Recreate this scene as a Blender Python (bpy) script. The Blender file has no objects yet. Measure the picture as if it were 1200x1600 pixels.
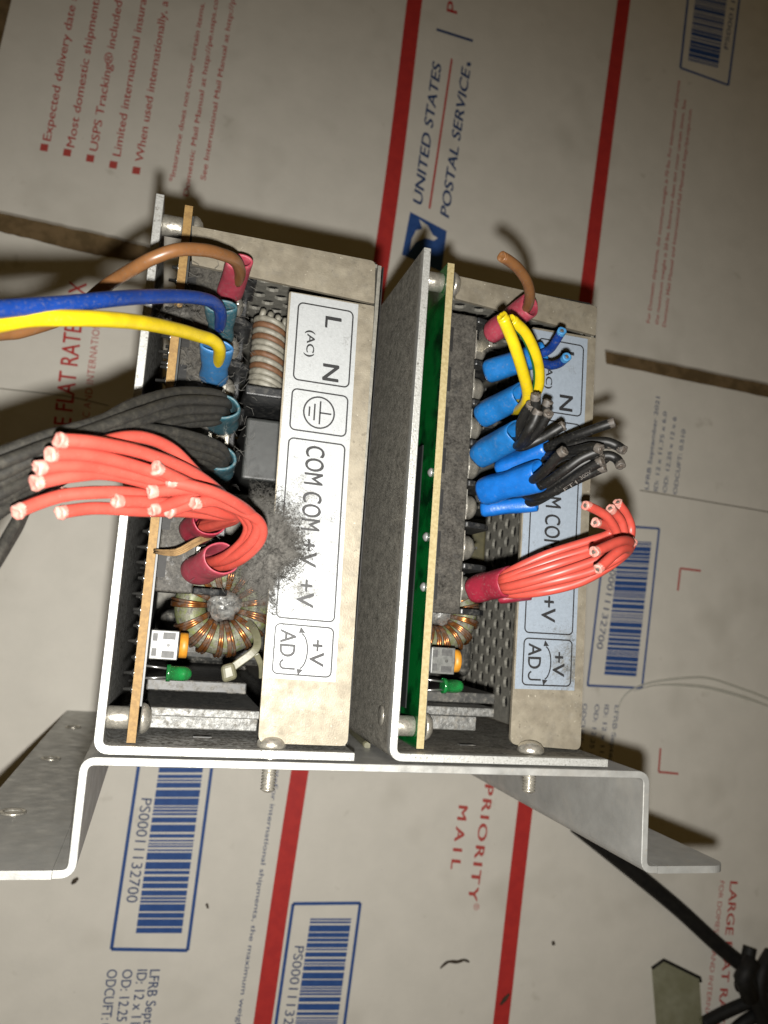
import bpy, bmesh, math, random
from mathutils import Vector, Matrix, noise

random.seed(7)
sc = bpy.context.scene
COL = sc.collection
S = 0.001                                   # everything below is written in millimetres

# ------------------------------------------------------------------ camera
CAMLOC = Vector((9.8234, 29.8875, 170.1799))
ROT = Matrix(((0.9627, 0.0716, 0.2610), (-0.1021, 0.9892, 0.1052), (-0.2507, -0.1280, 0.9596)))   # world -> camera
FPX = 1279.46
q = ROT.transposed().to_quaternion(); q.normalize()
RT = q.to_matrix()
cam_d = bpy.data.cameras.new('camera'); cam = bpy.data.objects.new('camera', cam_d); COL.objects.link(cam)
cam.matrix_world = Matrix.Translation(CAMLOC * S) @ RT.to_4x4()
cam_d.sensor_width = 36.0; cam_d.sensor_fit = 'AUTO'; cam_d.lens = 36.0 * FPX / 1600.0
cam_d.clip_start = 0.005; cam_d.clip_end = 50.0
cam_d.dof.use_dof = True; cam_d.dof.focus_distance = 0.172; cam_d.dof.aperture_fstop = 30.0
sc.camera = cam

# ------------------------------------------------------------------ light: dim warm room and the phone's flash beside its lens
w = bpy.data.worlds.new('World'); sc.world = w; w.use_nodes = True
bg = w.node_tree.nodes['Background']; bg.inputs[0].default_value = (1.0, 0.66, 0.23, 1); bg.inputs[1].default_value = 0.044
fl = bpy.data.lights.new('phone_flash', 'SPOT'); fl.energy = 4.75; fl.color = (1.0, 0.975, 0.925); fl.shadow_soft_size = 0.0022
fl.spot_size = math.radians(124); fl.spot_blend = 1.0
flo = bpy.data.objects.new('phone_flash', fl); COL.objects.link(flo)
aim = Vector(((440 - 600) / FPX, -(1080 - 800) / FPX, -1.0))
flo.matrix_world = Matrix.Translation((CAMLOC + RT @ Vector((0.5, -9.5, 1.5))) * S) @ (RT @ aim).to_track_quat('-Z', 'Y').to_matrix().to_4x4()
sc.view_settings.view_transform = 'Standard'; sc.view_settings.look = 'None'
sc.view_settings.exposure = 0.0; sc.view_settings.gamma = 1.0
sc.cycles.max_bounces = 8; sc.cycles.transparent_max_bounces = 12

# ------------------------------------------------------------------ helpers
ZF = -228.0                                  # top of the flattened box
def at(x, y, z):
    """the point at height z (mm) seen at a photograph pixel"""
    d = RT @ Vector(((x - 600) / FPX, -(y - 800) / FPX, -1.0)); t = (z - CAMLOC.z) / d.z
    return CAMLOC + d * t
def tag(o, label=None, cat=None, group=None, kind=None):
    if label: o['label'] = label
    if cat: o['category'] = cat
    if group: o['group'] = group
    if kind: o['kind'] = kind
    return o
WL = {}
def empty(name, loc, label, cat, group=None):
    o = bpy.data.objects.new(name, None); COL.objects.link(o); o.empty_display_size = .005
    o.location = Vector(loc) * S; WL[o.name] = Vector(loc)
    return tag(o, label, cat, group)
def link(name, me, mat, parent, loc):
    me.name = name; o = bpy.data.objects.new(name, me); COL.objects.link(o)
    if mat is not None and not me.materials: me.materials.append(mat)
    if parent is not None:
        o.parent = parent; o.location = (Vector(loc) - WL[parent.name]) * S
    else: o.location = Vector(loc) * S
    WL[o.name] = Vector(loc)
    return o
def bevel(o, wd, seg=2, ang=40):
    m = o.modifiers.new('bevel', 'BEVEL'); m.width = wd * S; m.segments = seg; m.limit_method = 'ANGLE'; m.angle_limit = math.radians(ang)
    return o
def frame(d, up=Vector((0, 0, 1))):
    d = d.normalized()
    if abs(d.dot(up)) > .95: up = Vector((1, 0, 0))
    a = d.cross(up).normalized(); return a, a.cross(d).normalized()
def smooth_path(P, sub=6):
    P = [Vector(p) for p in P]
    if len(P) < 3: return P
    out = []
    for i in range(len(P) - 1):
        a = P[max(i - 1, 0)]; b = P[i]; c = P[i + 1]; d = P[min(i + 2, len(P) - 1)]
        for k in range(sub):
            t = k / sub
            out.append(.5 * (2 * b + (c - a) * t + (2 * a - 5 * b + 4 * c - d) * t * t + (3 * b - a - 3 * c + d) * t ** 3))
    out.append(P[-1]); return out
class MB:
    def __init__(s): s.v = []; s.f = []; s.sm = []
    def add(s, vs, fs, sm=False):
        n = len(s.v); s.v += [Vector(a) for a in vs]
        for f in fs: s.f.append([n + i for i in f]); s.sm.append(sm)
        return s
    def box(s, x0, x1, y0, y1, z0, z1, off=Vector((0, 0, 0))):
        vs = [Vector((x, y, z)) + off for x in (x0, x1) for y in (y0, y1) for z in (z0, z1)]
        return s.add(vs, [(0, 1, 3, 2), (4, 6, 7, 5), (0, 4, 5, 1), (2, 3, 7, 6), (0, 2, 6, 4), (1, 5, 7, 3)])
    def hexa(s, a, b):                        # a, b: two quads
        vs = list(a) + list(b)
        return s.add(vs, [(0, 1, 2, 3), (7, 6, 5, 4), (0, 4, 5, 1), (1, 5, 6, 2), (2, 6, 7, 3), (3, 7, 4, 0)])
    def tube(s, P, r, n=12, caps=True):
        P = [Vector(p) for p in P]; N = len(P); rr = r if isinstance(r, (list, tuple)) else [r] * N
        a = None; vs = []
        for i in range(N):
            d = (P[min(i + 1, N - 1)] - P[max(i - 1, 0)]).normalized()
            if a is None: a, b = frame(d)
            else:
                a = (a - d * a.dot(d))
                a = a.normalized() if a.length > 1e-6 else frame(d)[0]
            b = d.cross(a).normalized()
            for k in range(n):
                th = 2 * math.pi * k / n; vs.append(P[i] + (a * math.cos(th) + b * math.sin(th)) * rr[i])
        fs = [(i * n + k, i * n + (k + 1) % n, (i + 1) * n + (k + 1) % n, (i + 1) * n + k) for i in range(N - 1) for k in range(n)]
        s.add(vs, fs, True)
        if caps:
            m = len(s.v) - N * n
            s.f.append([m + k for k in range(n)][::-1]); s.sm.append(False)
            s.f.append([m + (N - 1) * n + k for k in range(n)]); s.sm.append(False)
        return s
    def lathe(s, o, d, prof, n=24):           # prof: (along, radius)
        o = Vector(o); d = Vector(d).normalized(); a, b = frame(d); vs = []
        for h, r in prof:
            for k in range(n):
                th = 2 * math.pi * k / n; vs.append(o + d * h + (a * math.cos(th) + b * math.sin(th)) * max(r, 1e-3))
        N = len(prof)
        fs = [(i * n + k, i * n + (k + 1) % n, (i + 1) * n + (k + 1) % n, (i + 1) * n + k) for i in range(N - 1) for k in range(n)]
        s.add(vs, fs, True); m = len(s.v) - N * n
        s.f.append([m + k for k in range(n)][::-1]); s.sm.append(False)
        s.f.append([m + (N - 1) * n + k for k in range(n)]); s.sm.append(False)
        return s
    def build(s, name, mat, parent=None, fix=True):
        if parent is not None: loc = WL[parent.name]
        else: loc = sum(s.v, Vector()) / len(s.v)
        me = bpy.data.meshes.new(name)
        me.from_pydata([(v - loc) * S for v in s.v], [], s.f)
        me.polygons.foreach_set('use_smooth', s.sm); me.update()
        if fix:
            bm = bmesh.new(); bm.from_mesh(me); bmesh.ops.recalc_face_normals(bm, faces=bm.faces); bm.to_mesh(me); bm.free()
        return link(name, me, mat, parent, loc)
def curve_mesh(splines, thick=0.0):
    cu = bpy.data.curves.new('outline', 'CURVE'); cu.dimensions = '2D'; cu.fill_mode = 'BOTH'; cu.extrude = thick / 2
    for pts in splines:
        sp = cu.splines.new('POLY'); sp.points.add(len(pts) - 1); sp.use_cyclic_u = True
        for p, c in zip(sp.points, pts): p.co = (c[0], c[1], 0, 1)
    ob = bpy.data.objects.new('outline', cu); COL.objects.link(ob)
    dg = bpy.context.evaluated_depsgraph_get(); me = bpy.data.meshes.new_from_object(ob.evaluated_get(dg))
    bpy.data.objects.remove(ob); bpy.data.curves.remove(cu)
    return me
def plate(name, outline, holes, thick, fn, mat, parent=None):
    """a flat sheet with real holes; fn maps (u, v, w) in mm to a point"""
    me = curve_mesh([outline] + holes, thick)
    pts = [Vector(fn(v.co.x, v.co.y, v.co.z)) for v in me.vertices]
    loc = WL[parent.name] if parent is not None else sum(pts, Vector()) / len(pts)
    for v, p_ in zip(me.vertices, pts): v.co = (p_ - loc) * S
    me.polygons.foreach_set('use_smooth', [False] * len(me.polygons))
    bm = bmesh.new(); bm.from_mesh(me); bmesh.ops.remove_doubles(bm, verts=bm.verts, dist=1e-6)
    bmesh.ops.recalc_face_normals(bm, faces=bm.faces); bm.to_mesh(me); bm.free()
    return link(name, me, mat, parent, loc)
def circ(x, y, r, n=12, ph=0): return [(x + r * math.cos(ph + 2 * math.pi * k / n), y + r * math.sin(ph + 2 * math.pi * k / n)) for k in range(n)]
def rrect(x0, x1, y0, y1, r, n=4):
    o = []
    for cx, cy, a0 in ((x1 - r, y1 - r, 0), (x0 + r, y1 - r, 90), (x0 + r, y0 + r, 180), (x1 - r, y0 + r, 270)):
        for k in range(n + 1):
            a = math.radians(a0 + 90 * k / n); o.append((cx + r * math.cos(a), cy + r * math.sin(a)))
    return o
def profile_sheet(pts, t, rad, z0, z1, nz=1, mb=None):
    """sheet metal bent along a polyline in XY (mm), extruded in z"""
    P = [Vector((p[0], p[1])) for p in pts]; C = []
    for i, p in enumerate(P):
        if i in (0, len(P) - 1): C.append(p); continue
        a = (P[i - 1] - p).normalized(); b = (P[i + 1] - p).normalized()
        for k in range(7):
            u = k / 6; C.append((p + a * rad) * (1 - u) ** 2 + p * 2 * u * (1 - u) + (p + b * rad) * u * u)
    L = []; R_ = []
    for i, c in enumerate(C):
        d = (C[min(i + 1, len(C) - 1)] - C[max(i - 1, 0)]).normalized(); n = Vector((-d.y, d.x)); L.append(c + n * t / 2); R_.append(c - n * t / 2)
    ring = L + R_[::-1]; n = len(ring); mb = mb or MB(); vs = []
    for j in range(nz + 1):
        z = z0 + (z1 - z0) * j / nz; vs += [Vector((a.x, a.y, z)) for a in ring]
    fs = [(j * n + k, j * n + (k + 1) % n, (j + 1) * n + (k + 1) % n, (j + 1) * n + k) for j in range(nz) for k in range(n)]
    m = len(L)
    for j in (0, nz):
        for k in range(m - 1): fs.append((j * n + k, j * n + k + 1, j * n + n - 2 - k, j * n + n - 1 - k))
    mb.add(vs, fs); return mb
_TXT = {}
def text_mesh(txt, bold=0.0, shear=0.0, space=1.0):
    cu = bpy.data.curves.new('lettering', 'FONT'); cu.body = txt; cu.size = 1.0; cu.offset = bold; cu.shear = shear; cu.space_character = space; cu.resolution_u = 4
    ob = bpy.data.objects.new('lettering', cu); COL.objects.link(ob)
    dg = bpy.context.evaluated_depsgraph_get(); me = bpy.data.meshes.new_from_object(ob.evaluated_get(dg))
    bpy.data.objects.remove(ob); bpy.data.curves.remove(cu)
    return me
def xr(me):
    xs = [v.co.x for v in me.vertices]; return (min(xs), max(xs)) if xs else (0, 1)
CAP = 0.729                                   # cap height of the built-in face at size 1
def put_text(name, txt, fn, mat, parent, bold=0, shear=0, space=1.0, ref=None, reflen=1.0, cap=1.0, prefix=''):
    """lettering; fn(u, v) -> point; u starts at the first letter of ref, ref is reflen long, capitals are cap tall"""
    me = text_mesh(prefix + txt, 0, shear, space)
    rm = text_mesh(ref or txt, 0, shear, space); a, b = xr(rm); k = reflen / (b - a); off = a
    if prefix:
        pm = text_mesh(prefix + (ref or txt), 0, shear, space); off = xr(pm)[1] - (b - a); bpy.data.meshes.remove(pm)
    bpy.data.meshes.remove(rm); loc = WL[parent.name]
    co = [v.co.copy() for v in me.vertices]; fc = [list(p_.vertices) for p_ in me.polygons]; bpy.data.meshes.remove(me); vs = []; fs = []
    for i_, (bx, by) in enumerate(((0, 0),) if not bold else ((0, 0), (bold, bold * .5), (-bold, -bold * .5))):
        n_ = len(vs); vs += [(Vector(fn((c_.x + bx - off) * k, (c_.y + by) * cap / CAP)) + Vector((0, 0, .012 * i_)) - loc) * S for c_ in co]; fs += [[n_ + j for j in f] for f in fc]
    me = bpy.data.meshes.new(name); me.from_pydata(vs, [], fs)
    o = link(name, me, mat, parent, loc); return o

# ------------------------------------------------------------------ materials
ALB = 1.0
def M(name, c1, c2=None, rough=.5, metal=0.0, ns=500, ramp=(.4, .6), specks=(), bump=0.0, bs=2500, spec=.5, rvar=0.0, trans=0.0, alpha=1.0, detail=6, sss=0.0, coat=0.0):
    c1 = [x * ALB for x in c1]; c2 = [x * ALB for x in c2] if c2 is not None else None
    m = bpy.data.materials.new(name); m.use_nodes = True; nt = m.node_tree; N = nt.nodes; L = nt.links; b = N['Principled BSDF']
    b.inputs['Roughness'].default_value = rough; b.inputs['Metallic'].default_value = metal; b.inputs['Specular IOR Level'].default_value = spec
    b.inputs['Transmission Weight'].default_value = trans; b.inputs['Alpha'].default_value = alpha; b.inputs['Coat Weight'].default_value = coat
    if sss: b.inputs['Subsurface Weight'].default_value = sss; b.inputs['Subsurface Radius'].default_value = (.001, .0006, .0004); b.inputs['Subsurface Scale'].default_value = 1.0
    tc = N.new('ShaderNodeTexCoord')
    def nz(scale, det=detail, rgh=.6):
        n = N.new('ShaderNodeTexNoise'); n.inputs['Scale'].default_value = scale; n.inputs['Detail'].default_value = det; n.inputs['Roughness'].default_value = rgh
        L.new(tc.outputs['Object'], n.inputs['Vector']); return n.outputs['Fac']
    def rp(src, lo, hi):
        r = N.new('ShaderNodeMapRange'); r.inputs['From Min'].default_value = lo; r.inputs['From Max'].default_value = hi; L.new(src, r.inputs['Value']); return r.outputs['Result']
    def mix(f, a, c):
        x = N.new('ShaderNodeMix'); x.data_type = 'RGBA'; L.new(f, x.inputs['Factor'])
        for k, v in ((6, a), (7, c)):
            if hasattr(v, 'links'): L.new(v, x.inputs[k])
            else: x.inputs[k].default_value = (*v, 1)
        return x.outputs[2]
    col = None
    if c2 is not None:
        f0 = rp(nz(ns), *ramp); col = mix(f0, c1, c2)
    for (c, scale, lo, hi) in specks:
        f = rp(nz(scale, 3, .7), lo, hi); col = mix(f, col if col is not None else c1, c)
    if col is not None: L.new(col, b.inputs['Base Color'])
    else: b.inputs['Base Color'].default_value = (*c1, 1)
    if rvar:
        r = N.new('ShaderNodeMapRange'); r.inputs['To Min'].default_value = max(0, rough - rvar); r.inputs['To Max'].default_value = min(1, rough + rvar); r.inputs['From Min'].default_value = .3; r.inputs['From Max'].default_value = .7
        L.new(nz(ns * 1.7), r.inputs['Value']); L.new(r.outputs['Result'], b.inputs['Roughness'])
    if bump:
        bn = N.new('ShaderNodeBump'); bn.inputs['Strength'].default_value = min(1, bump); bn.inputs['Distance'].default_value = .0003; L.new(nz(bs, 4), bn.inputs['Height']); L.new(bn.outputs['Normal'], b.inputs['Normal'])
    m['nz'] = 1
    return m
def dust_over(m, colour, fn):
    """adds settled dust to a material; fn(N, L, tc, nz, rp) returns the dust amount socket"""
    nt = m.node_tree; N = nt.nodes; L = nt.links; b = N['Principled BSDF']; out = N['Material Output']
    tc = N.new('ShaderNodeTexCoord')
    def nz(scale, det=6, rgh=.65):
        n = N.new('ShaderNodeTexNoise'); n.inputs['Scale'].default_value = scale; n.inputs['Detail'].default_value = det; n.inputs['Roughness'].default_value = rgh
        L.new(tc.outputs['Object'], n.inputs['Vector']); return n.outputs['Fac']
    def rp(src, lo, hi, a=0, c=1):
        r = N.new('ShaderNodeMapRange'); r.inputs['From Min'].default_value = lo; r.inputs['From Max'].default_value = hi; r.inputs['To Min'].default_value = a; r.inputs['To Max'].default_value = c; L.new(src, r.inputs['Value']); return r.outputs['Result']
    def op(o, a, c):
        x = N.new('ShaderNodeMath'); x.operation = o; x.use_clamp = o != 'SUBTRACT'
        for k, v in ((0, a), (1, c)):
            if hasattr(v, 'links'): L.new(v, x.inputs[k])
            else: x.inputs[k].default_value = v
        return x.outputs[0]
    f = fn(N, L, tc, nz, rp, op)
    d = N.new('ShaderNodeBsdfPrincipled'); d.inputs['Roughness'].default_value = .95; d.inputs['Specular IOR Level'].default_value = .1
    mx = N.new('ShaderNodeMix'); mx.data_type = 'RGBA'; L.new(rp(op('ADD', op('MULTIPLY', nz(1500, 4, .85), .6), op('MULTIPLY', nz(350, 4, .7), .4)), .36, .68), mx.inputs[0]); mx.inputs[6].default_value = (*[c * .30 * ALB for c in colour], 1); mx.inputs[7].default_value = (*[min(1, c * 2.3 * ALB) for c in colour], 1)
    L.new(mx.outputs[2], d.inputs['Base Color'])
    bn = N.new('ShaderNodeBump'); bn.inputs['Strength'].default_value = .5; bn.inputs['Distance'].default_value = .0003; L.new(nz(3000, 4), bn.inputs['Height']); L.new(bn.outputs['Normal'], d.inputs['Normal'])
    s = N.new('ShaderNodeMixShader'); L.new(f, s.inputs[0]); L.new(b.outputs[0], s.inputs[1]); L.new(d.outputs[0], s.inputs[2]); L.new(s.outputs[0], out.inputs['Surface'])
    return m
DUST = (.15, .142, .125)
def dust_even(lo, hi, sc=700, amt=1.0):
    return lambda N, L, tc, nz, rp, op: op('MULTIPLY', rp(nz(sc), lo, hi), amt)
def dust_back(lo, hi, z0=-.0006, z1=-.003, sc=900):
    def fn(N, L, tc, nz, rp, op):
        x = N.new('ShaderNodeSeparateXYZ'); L.new(tc.outputs['Object'], x.inputs[0])
        return op('MULTIPLY', rp(x.outputs['Z'], z0, z1), rp(nz(sc), lo, hi))
    return fn

mt = {}
mt['card'] = M('white_cardboard', (.67, .64, .57), (.73, .695, .62), rough=.75, ns=60, ramp=(.3, .7), specks=(((.56, .53, .46), 14, .56, .80), ((.50, .47, .40), 45, .66, .80), ((.30, .26, .2), 330, .735, .77)), bump=.28, bs=420, spec=.25)
mt['kraft'] = M('brown_cardboard', (.11, .075, .036), (.17, .115, .058), rough=.9, ns=150, bump=.4, bs=600, spec=.1)
mt['red_print'] = M('red_ink', (.50, .035, .03), (.44, .03, .028), rough=.6, ns=200, spec=.3)
mt['pale_red_print'] = M('thin_red_ink', (.47, .06, .05), (.44, .085, .07), rough=.65, ns=900, spec=.3)
mt['blue_print'] = M('blue_ink', (.022, .07, .24), (.03, .085, .27), rough=.6, ns=300, spec=.3)
mt['navy_print'] = M('navy_ink', (.018, .05, .15), rough=.6, spec=.3)
ALB = .62
mt['alu'] = dust_over(M('sheared_aluminium', (.72, .72, .69), (.56, .56, .53), rough=.45, metal=.5, ns=1800, ramp=(.35, .65), specks=(((.16, .15, .13), 1100, .58, .68), ((.30, .29, .26), 350, .55, .75)), bump=.35, bs=2500, rvar=.12), DUST, dust_back(.40, .58))
mt['alu_heavy'] = dust_over(M('dusty_aluminium', (.74, .74, .71), (.56, .56, .52), rough=.45, metal=.5, ns=1800, ramp=(.35, .65), specks=(((.10, .095, .08), 1500, .60, .68),), bump=.35, bs=2500, rvar=.12), (.17, .16, .135), dust_back(.20, .42))
mt['bracket'] = dust_over(M('bracket_steel', (.64, .64, .61), (.50, .50, .475), rough=.45, metal=.55, ns=160, ramp=(.3, .7), specks=(((.36, .34, .30), 500, .62, .74), ((.40, .39, .36), 70, .50, .75)), bump=.1, bs=1800, rvar=.14), (.26, .245, .215), dust_back(.50, .80, -.002, -.010, 260))
mt['nickel'] = dust_over(M('nickel_sheet', (.40, .355, .27), (.32, .28, .21), rough=.54, metal=.5, ns=220, rvar=.12, specks=(((.16, .14, .105), 700, .64, .71), ((.60, .56, .46), 1300, .68, .74)), bump=.14, bs=3000), DUST, dust_even(.50, .85, 500, .5))
mt['perf'] = dust_over(M('perforated_sheet', (.36, .345, .295), (.27, .26, .225), rough=.5, metal=.4, ns=600, bump=.2, bs=2500), DUST, dust_even(.50, .75, 900, .6))
mt['screw'] = M('nickel_screw', (.95, .90, .78), (.74, .70, .60), rough=.32, metal=.8, ns=900, bump=.2, bs=2000, rvar=.12)
mt['pcb_edge'] = M('bare_laminate', (.36, .215, .065), (.27, .155, .045), rough=.7, ns=1200, specks=(((.16, .10, .04), 900, .66, .72),), bump=.3)
mt['pcb_pale'] = M('pale_laminate', (.50, .41, .21), (.40, .315, .145), rough=.7, ns=1200, specks=(((.20, .15, .06), 900, .67, .72),), bump=.3)
mt['pcb_green'] = M('green_solder_mask', (.003, .14, .024), (.002, .028, .008), rough=.2, ns=110, ramp=(.44, .60), spec=.6, coat=.4)
mt['pcb_shaded'] = M('shaded_solder_mask', (.03, .035, .02), (.05, .05, .03), rough=.4, ns=400, spec=.5)  # left board's solder mask, its shade put into the dark colour
mt['solder'] = M('solder', (.6, .6, .58), rough=.3, metal=.6)
mt['solder_dark'] = M('dull_solder', (.45, .45, .43), rough=.28, metal=.96)
mt['black'] = dust_over(M('black_moulding', (.018, .019, .02), (.028, .029, .03), rough=.38, ns=700, bump=.15, spec=.5), DUST, dust_even(.50, .75, 700, .5))
mt['block'] = dust_over(M('dusty_black_moulding', (.02, .021, .022), rough=.4), (.068, .063, .054), dust_even(.15, .45, 500, .93))
mt['black_clean'] = M('black_plastic', (.010, .010, .010), (.018, .017, .015), rough=.62, spec=.3, ns=300, bump=.2, bs=800)
mt['copper'] = dust_over(M('enamelled_copper', (.46, .18, .05), (.26, .09, .025), rough=.3, metal=.8, ns=700), DUST, dust_even(.46, .80, 350, .85))
mt['core'] = dust_over(M('toroid_paint', (.17, .19, .06), (.09, .105, .035), rough=.5, ns=500, ramp=(.35, .65), bump=.2), DUST, dust_even(.40, .60, 600))
mt['glue'] = dust_over(M('grey_glue', (.28, .28, .265), (.11, .11, .105), rough=.35, ns=900, metal=.3, bump=.6, bs=1200), DUST, dust_even(.5, .7, 700))
mt['alubar'] = dust_over(M('heatsink_aluminium', (.30, .30, .285), (.15, .15, .142), rough=.5, metal=.5, ns=900, bump=.5, bs=1300), DUST, dust_even(.50, .66, 700))
mt['led'] = M('green_led_lens', (.02, .36, .08), (.03, .22, .06), rough=.2, ns=500, trans=.5, spec=.6)
mt['wirelead'] = M('tinned_lead', (.7, .7, .68), rough=.3, metal=.9)
mt['orange'] = M('orange_housing', (.62, .27, .02), (.52, .21, .015), rough=.5, ns=800)
mt['white_plastic'] = M('white_plastic', (.17, .172, .16), (.11, .113, .105), rough=.4, ns=900, specks=(((.25, .25, .22), 700, .66, .74),))
mt['grey_plastic'] = M('grey_plastic', (.05, .05, .048), (.08, .08, .075), rough=.6, ns=1500)
mt['nylon'] = dust_over(M('nylon', (.17, .16, .10), (.13, .125, .075), rough=.4, ns=500, spec=.4), DUST, dust_even(.58, .75, 900))
mt['choke_white'] = M('white_insulation', (.34, .32, .26), (.23, .215, .17), rough=.55, ns=600)
mt['choke_brown'] = M('brown_insulation', (.20, .095, .045), (.15, .07, .03), rough=.6, ns=900)
mt['grey_part'] = M('grey_capacitor', (.055, .058, .055), (.04, .042, .04), rough=.45, ns=300)
mt['dark_part'] = dust_over(M('dark_component', (.03, .03, .028), (.05, .05, .045), rough=.5, ns=400), DUST, dust_even(.46, .66, 600))
mt['yellow_tape'] = M('yellow_tape', (.09, .08, .04), (.06, .055, .03), rough=.4, ns=400)
mt['label_ink'] = M('black_label_ink', (.02, .02, .021), rough=.5, spec=.4)
def label_mat(nm, cx, cy, rad, base):
    m = M(nm, base, [c * .9 for c in base], rough=.42, metal=.25, ns=1400, ramp=(.35, .65), bump=.12, bs=3000, spec=.4)
    def fn(N, L, tc, nz, rp, op):
        v = N.new('ShaderNodeVectorMath'); v.operation = 'SUBTRACT'; v.inputs[1].default_value = (cx * S, cy * S, 0); L.new(tc.outputs['Object'], v.inputs[0])
        s = N.new('ShaderNodeVectorMath'); s.operation = 'MULTIPLY'; s.inputs[1].default_value = (1, .62, 0); L.new(v.outputs[0], s.inputs[0])
        l = N.new('ShaderNodeVectorMath'); l.operation = 'LENGTH'; L.new(s.outputs[0], l.inputs[0])
        near = rp(l.outputs['Value'], rad * S, 0, 0, 1)
        a = op('ADD', op('MULTIPLY', nz(260, 5), .62), op('MULTIPLY', nz(2100, 3, .8), .38))
        b = op('ADD', a, op('MULTIPLY', near, .24)); c_ = rp(nz(3200, 2, .8), .56, .70); wide = rp(l.outputs['Value'], rad * 2.6 * S, rad * .3 * S, 0, 1.3)
        return op('ADD', rp(b, .58, .76, 0, .9), op('MULTIPLY', op('MULTIPLY', c_, wide), rp(nz(180, 4), .38, .62, .15, .8)))
    return dust_over(m, (.13, .125, .11), fn)
def pvc(nm, c, dusty=0.0, rough=.36, sss=.0):
    m = M(nm, c, [x * .86 for x in c], rough=rough, ns=300, spec=.45, sss=sss)
    if dusty: dust_over(m, DUST, dust_even(.60 - .25 * dusty, .90 - .2 * dusty, 1900, .75))
    return m
mt['brown_w'] = pvc('brown_insulation_pvc', (.26, .115, .042), .2)
mt['blue_w'] = pvc('blue_insulation_pvc', (.008, .048, .27), .35)
mt['yellow_w'] = pvc('yellow_insulation_pvc', (.78, .57, .010), .1)
mt['green_w'] = pvc('green_stripe_pvc', (.03, .22, .02), .1)
mt['red_w'] = pvc('red_insulation_pvc', (.62, .085, .06), .08, .42)
mt['red_cut'] = M('stretched_red_pvc', (.66, .36, .30), (.58, .20, .16), rough=.5, ns=900)
mt['black_w'] = dust_over(M('black_insulation_pvc', (.014, .0135, .012), rough=.55, ns=300), (.050, .046, .037), dust_even(.30, .75, 900, .8))
mt['black_w2'] = pvc('black_insulation_clean', (.008, .0078, .007), .16, .5)
mt['black_cut'] = M('cut_black_pvc', (.085, .075, .065), (.14, .12, .10), rough=.6, ns=1500)
mt['brown_cut'] = M('cut_brown_pvc', (.36, .2, .11), rough=.6)
mt['blue_cut'] = M('cut_blue_pvc', (.05, .24, .5), rough=.6)
mt['yellow_cut'] = M('cut_yellow_pvc', (.7, .6, .3), rough=.6)
mt['strands'] = M('tinned_strands', (.20, .16, .13), (.10, .08, .065), rough=.6, metal=.3, ns=3000)
def vinyl(nm, c, rough=.42, dusty=.3):
    m = M(nm, c, [x * .85 for x in c], rough=rough, ns=500, spec=.4, bump=.25, bs=1200)
    return dust_over(m, (.24, .23, .21), dust_even(.60 - .2 * dusty, .90 - .2 * dusty, 1300, .45 + .35 * dusty))
mt['pink_s'] = vinyl('red_vinyl', (.42, .055, .085), .5, .35)
mt['red_s'] = vinyl('crimson_vinyl', (.34, .020, .045), .45, .3)
mt['teal_s'] = vinyl('faded_teal_vinyl', (.028, .105, .135), .5, .6)
mt['blue_s'] = vinyl('blue_vinyl', (.012, .17, .50), .42, .25)
mt['pale_blue_s'] = vinyl('pale_blue_vinyl', (.04, .17, .38), .45, .3)
mt['bright_blue_s'] = vinyl('bright_blue_vinyl', (.008, .15, .56), .35, .05)
mt['tan_fibre'] = M('tan_fibre', (.36, .22, .09), (.22, .13, .05), rough=.9, ns=400)
mt['lint'] = dust_over(M('grey_lint', (.06, .057, .05), rough=.95, bump=.9, bs=900), (.085, .081, .073), dust_even(.0, .1))
def fray(m):
    N = m.node_tree.nodes; L = m.node_tree.links; out = N['Material Output']; src = out.inputs['Surface'].links[0].from_socket
    a = N.new('ShaderNodeAttribute'); a.attribute_name = 'thinning'; tc = N.new('ShaderNodeTexCoord'); n = N.new('ShaderNodeTexNoise'); n.inputs['Scale'].default_value = 1500; n.inputs['Detail'].default_value = 6; n.inputs['Roughness'].default_value = .85; L.new(tc.outputs['Object'], n.inputs['Vector'])
    r = N.new('ShaderNodeMapRange'); r.inputs['From Min'].default_value = .30; r.inputs['From Max'].default_value = 1.0; r.inputs['To Max'].default_value = .42; L.new(a.outputs['Fac'], r.inputs['Value'])
    s = N.new('ShaderNodeMath'); s.operation = 'ADD'; L.new(r.outputs[0], s.inputs[0]); L.new(n.outputs['Fac'], s.inputs[1])
    g = N.new('ShaderNodeMapRange'); g.inputs['From Min'].default_value = .64; g.inputs['From Max'].default_value = .88; L.new(s.outputs[0], g.inputs['Value'])
    t = N.new('ShaderNodeBsdfTransparent'); x = N.new('ShaderNodeMixShader'); L.new(g.outputs[0], x.inputs[0]); L.new(src, x.inputs[1]); L.new(t.outputs[0], x.inputs[2]); L.new(x.outputs[0], out.inputs['Surface'])
fray(mt['lint'])
mt['dust_fibre'] = M('dust_fibre', (.10, .095, .085), (.16, .155, .14), rough=.95, ns=900)
mt['debris'] = M('dark_debris', (.05, .035, .02), (.09, .06, .03), rough=.8, ns=900)

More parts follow.
